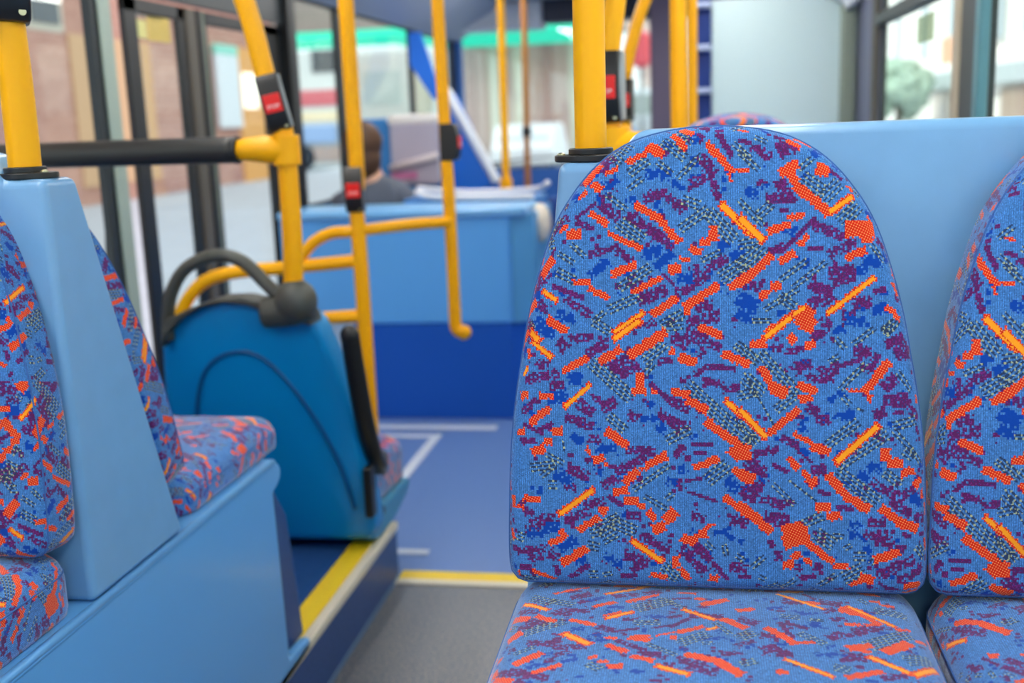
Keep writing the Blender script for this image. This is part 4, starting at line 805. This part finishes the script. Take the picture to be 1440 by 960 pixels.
bm = BM(); box(bm, -11.3, -8.4, 36, 38.4, .4, 3.75); link('body', bm, mat('van_white', (220, 224, 218), .4), t, bevel=.3, segs=4)
link('windscreen', B(-10.9, -9.6, 35.96, 36.0, 1.9, 3.0), mat('van_glass', (196, 210, 206), .2), t, bevel=.03)
for x in (-10.9, -8.9):
    bm = BM(); disc(bm, (x, 36.2, .1), .42, .3, 'y', 28); w = link('wheel', bm, M_RUB, t, bevel=.03); bm = BM(); disc(bm, (x, 36.03, .1), .2, .05, 'y', 20); link('hub', bm, M_GREY, w)
# far shopfront with teal awning
t = thing('shop_building', 'pale pink shop building with columns ahead of the bus', 'building', (-8, 51, GZ))
link('lower_wall', B(-34, -2.2, 50, 54, GZ, 5.3), mat('far_lit_pink_wall', (222, 190, 178), .8, var=.03, speck_scale=.6), t); link('upper_wall', B(-34, -2.2, 50, 54, 5.3, 14), mat('far_dull_mauve_wall', (150, 126, 122), .85, var=.04, speck_scale=.8), t)  # lower wall's lit look is put into its lighter pink
for i, x in enumerate((-11.4, -10.1, -9.0, -7.9, -6.6, -5.4, -4.2, -3.2)): link('column', B(x-.22, x+.22, 49.7, 49.99, GZ, 5), mat('column_tone', ((236, 226, 204), (190, 150, 140), (226, 218, 196))[i % 3], .7), t)
for x in (-13.2, -16, -19, -22): link('upper_window', B(x-.7, x+.7, 49.9, 50.02, 6.6, 9.2), M_WIN, t)
t = thing('awning', 'long teal green awning along the far shops', 'awning', (-10, 49, 4))
bm = BM(); prism(bm, [(47.4, 4.35), (47.4, 5.0), (49.6, 5.5), (49.6, 5.2)], 'x', -24, -3.2); link('canopy', bm, mat('awning_teal', (0, 196, 160), .7), t)
for x in range(-23, -3, 4): link('strut', T([(x, 47.9, 4.6), (x, 49.6, 4.4)], .04, 8, 1), M_GREY, t)
t = thing('car', 'bright white car in the road ahead of the bus', 'car', (-4.8, 34, GZ))
bm = BM(); prism(bm, [(32.6, -.05), (32.5, .45), (32.9, .62), (33.5, 1.12), (35.4, 1.15), (36.2, .62), (36.7, .5), (36.7, -.05)], 'x', -6.1, -4.2); link('body', bm, mat('car_white', (250, 250, 250), .25), t, bevel=.1, segs=3)
bm = BM(); prism(bm, [(32.93, .66), (33.47, 1.07), (33.50, 1.07), (32.98, .66)], 'x', -5.95, -4.35); link('windscreen', bm, mat('car_glass', (210, 216, 220), .1), t)
for x in (-6.02, -4.32):
    for y in (33.3, 36.0):
        bm = BM(); disc(bm, (x, y, -.02), .3, .2, 'x', 24); w = link('wheel', bm, M_RUB, t); bm = BM(); disc(bm, (x, y, -.02), .16, .22, 'x', 16); link('hub', bm, M_GREY, w)
t = thing('white_hoarding', 'dazzling white hoarding beyond the windscreen', 'hoarding', (-3, 42, GZ))
link('board', B(-4.3, -2.2, 44, 44.1, GZ, 4.4), mat('hoarding_white', (252, 250, 248), .6), t)
for x in (-4.2, -2.3): link('post', T([(x, 44.15, GZ), (x, 44.15, 4.4)], .06, 8, 1), M_GREY, t)
t = thing('street_sign', 'round topped red sign glimpsed between the yellow poles', 'sign', (-1.4, 30, GZ))
bm = BM(); box(bm, -1.72, -1.22, 30, 30.45, 2.5, 3.45); link('sign_plate', bm, mat('sign_red', (250, 96, 104), .5), t, bevel=.2, segs=5); link('post', T([(-1.47, 30.2, GZ), (-1.47, 30.2, 2.6)], .05, 10, 1), M_GREY, t)
t = thing('parked_van', 'pale van glimpsed low between the yellow poles', 'van', (-1.4, 38, GZ))
bm = BM(); box(bm, -2.6, -.7, 36, 40, .2, 2.1); link('body', bm, mat('van_pale', (216, 222, 226), .4), t, bevel=.25, segs=3); link('rear_window', B(-2.3, -1.0, 35.96, 36.0, 1.3, 1.9), mat('van_window', (150, 160, 150), .2), t)
for x in (-2.4, -.9):
    bm = BM(); disc(bm, (x, 36.7, .02), .34, .24, 'x', 24); w = link('wheel', bm, M_RUB, t); bm = BM(); disc(bm, (x, 36.7, .02), .18, .26, 'x', 16); link('hub', bm, M_GREY, w)
# right-hand side: sunlit white terrace, tree and shop
t = thing('white_building', 'dazzling white terrace through the right windows', 'building', (10, 30, GZ))
link('wall', B(9, 14, -10, 75, GZ, 12), mat('sunlit_stucco', (244, 240, 232), .8), t)
for y in (10, 13, 16, 19, 22, 25.4, 29, 32.4, 35.5, 38.4, 42, 47, 53): 
    w = link('window', B(8.94, 8.999, y, y+1.3, 3.05, 6), mat('upper_frame', (226, 226, 222), .6), t); link('window_glass', B(8.90, 8.95, y+.12, y+1.18, 3.15, 5.9), mat('upper_glass', (150, 160, 160), .2), w)
link('string_course', B(8.8, 9.0, -10, 75, 2.37, 2.66), mat('string_course', (250, 248, 244), .7), t)
link('fascia', B(8.7, 9.0, 6, 48, 1.8, 2.36), mat('fascia_grey', (190, 200, 202), .6), t)
for i, y in enumerate((12, 16, 20, 24, 28, 33, 38, 43)): link('shop_window', B(8.9, 9.02, y, y+2.6, GZ+.5, 1.7), mat('shop_tone', ((150, 160, 176), (214, 196, 184), (176, 150, 130))[i % 3], .4), t)
link('orange_panel', B(8.86, 9.0, 40.5, 44, 1.9, 3.6), mat('orange_panel', (236, 176, 140), .7), t)
def tree(label, x, y, h, r):
    t = thing('street_tree', label, 'tree', (x, y, GZ), 0, 'street trees on the right')
    link('trunk', T([(x, y, GZ), (x+.05, y, h*.5), (x, y, h*.8)], .12, 10), mat('bark', (96, 84, 70), .9), t, smooth=True)
    bm = BM(); g = random.Random(int(x*10+y))
    for k in range(26):
        a, b = g.uniform(0, 2*PI), g.uniform(-.6, 1); rr = r*g.uniform(.25, .45)
        bmesh.ops.create_icosphere(bm, subdivisions=2, radius=rr, matrix=Matrix.Translation((x+r*.75*math.cos(a)*math.sqrt(max(0, 1-b*b)), y+r*.75*math.sin(a)*math.sqrt(max(0, 1-b*b)), h*.75+r*.7*b)))
    for v in bm.verts: v.co += Vector((g.uniform(-1, 1), g.uniform(-1, 1), g.uniform(-1, 1)))*.06
    link('crown', bm, mat('grey_green_leaves', (150, 172, 156), .9, var=.15, speck_scale=5), t)
tree('low grey green tree outside the hopper window', 7.2, 43, 2.2, 1.2)
tree('rounded grey green tree further along the white terrace', 7.2, 50, 2.4, 1.1)

# ------------------------------------------------------------------ light
w = bpy.data.worlds.new('world'); SC.world = w; w.use_nodes = True
bg = w.node_tree.nodes['Background']; bg.inputs[0].default_value = (.80, .90, 1.0, 1); bg.inputs[1].default_value = SKY
sl = bpy.data.lights.new('sun', 'SUN'); sl.energy = SUN; sl.angle = .03; sl.color = (1, .95, .86)
so = bpy.data.objects.new('sun', sl); COL.objects.link(so)
so.rotation_euler = Vector((.55, .32, -.78)).to_track_quat('-Z', 'Y').to_euler()
vs = SC.view_settings; vs.view_transform = 'Standard'; vs.look = 'None'; vs.exposure = EXPO; vs.gamma = 1; vs.use_curve_mapping = False
SC.cycles.max_bounces = 8; SC.cycles.transparent_max_bounces = 16; SC.cycles.diffuse_bounces = 4; SC.cycles.caustics_reflective = False; SC.cycles.caustics_refractive = False
SC.cycles.sample_clamp_indirect = 6
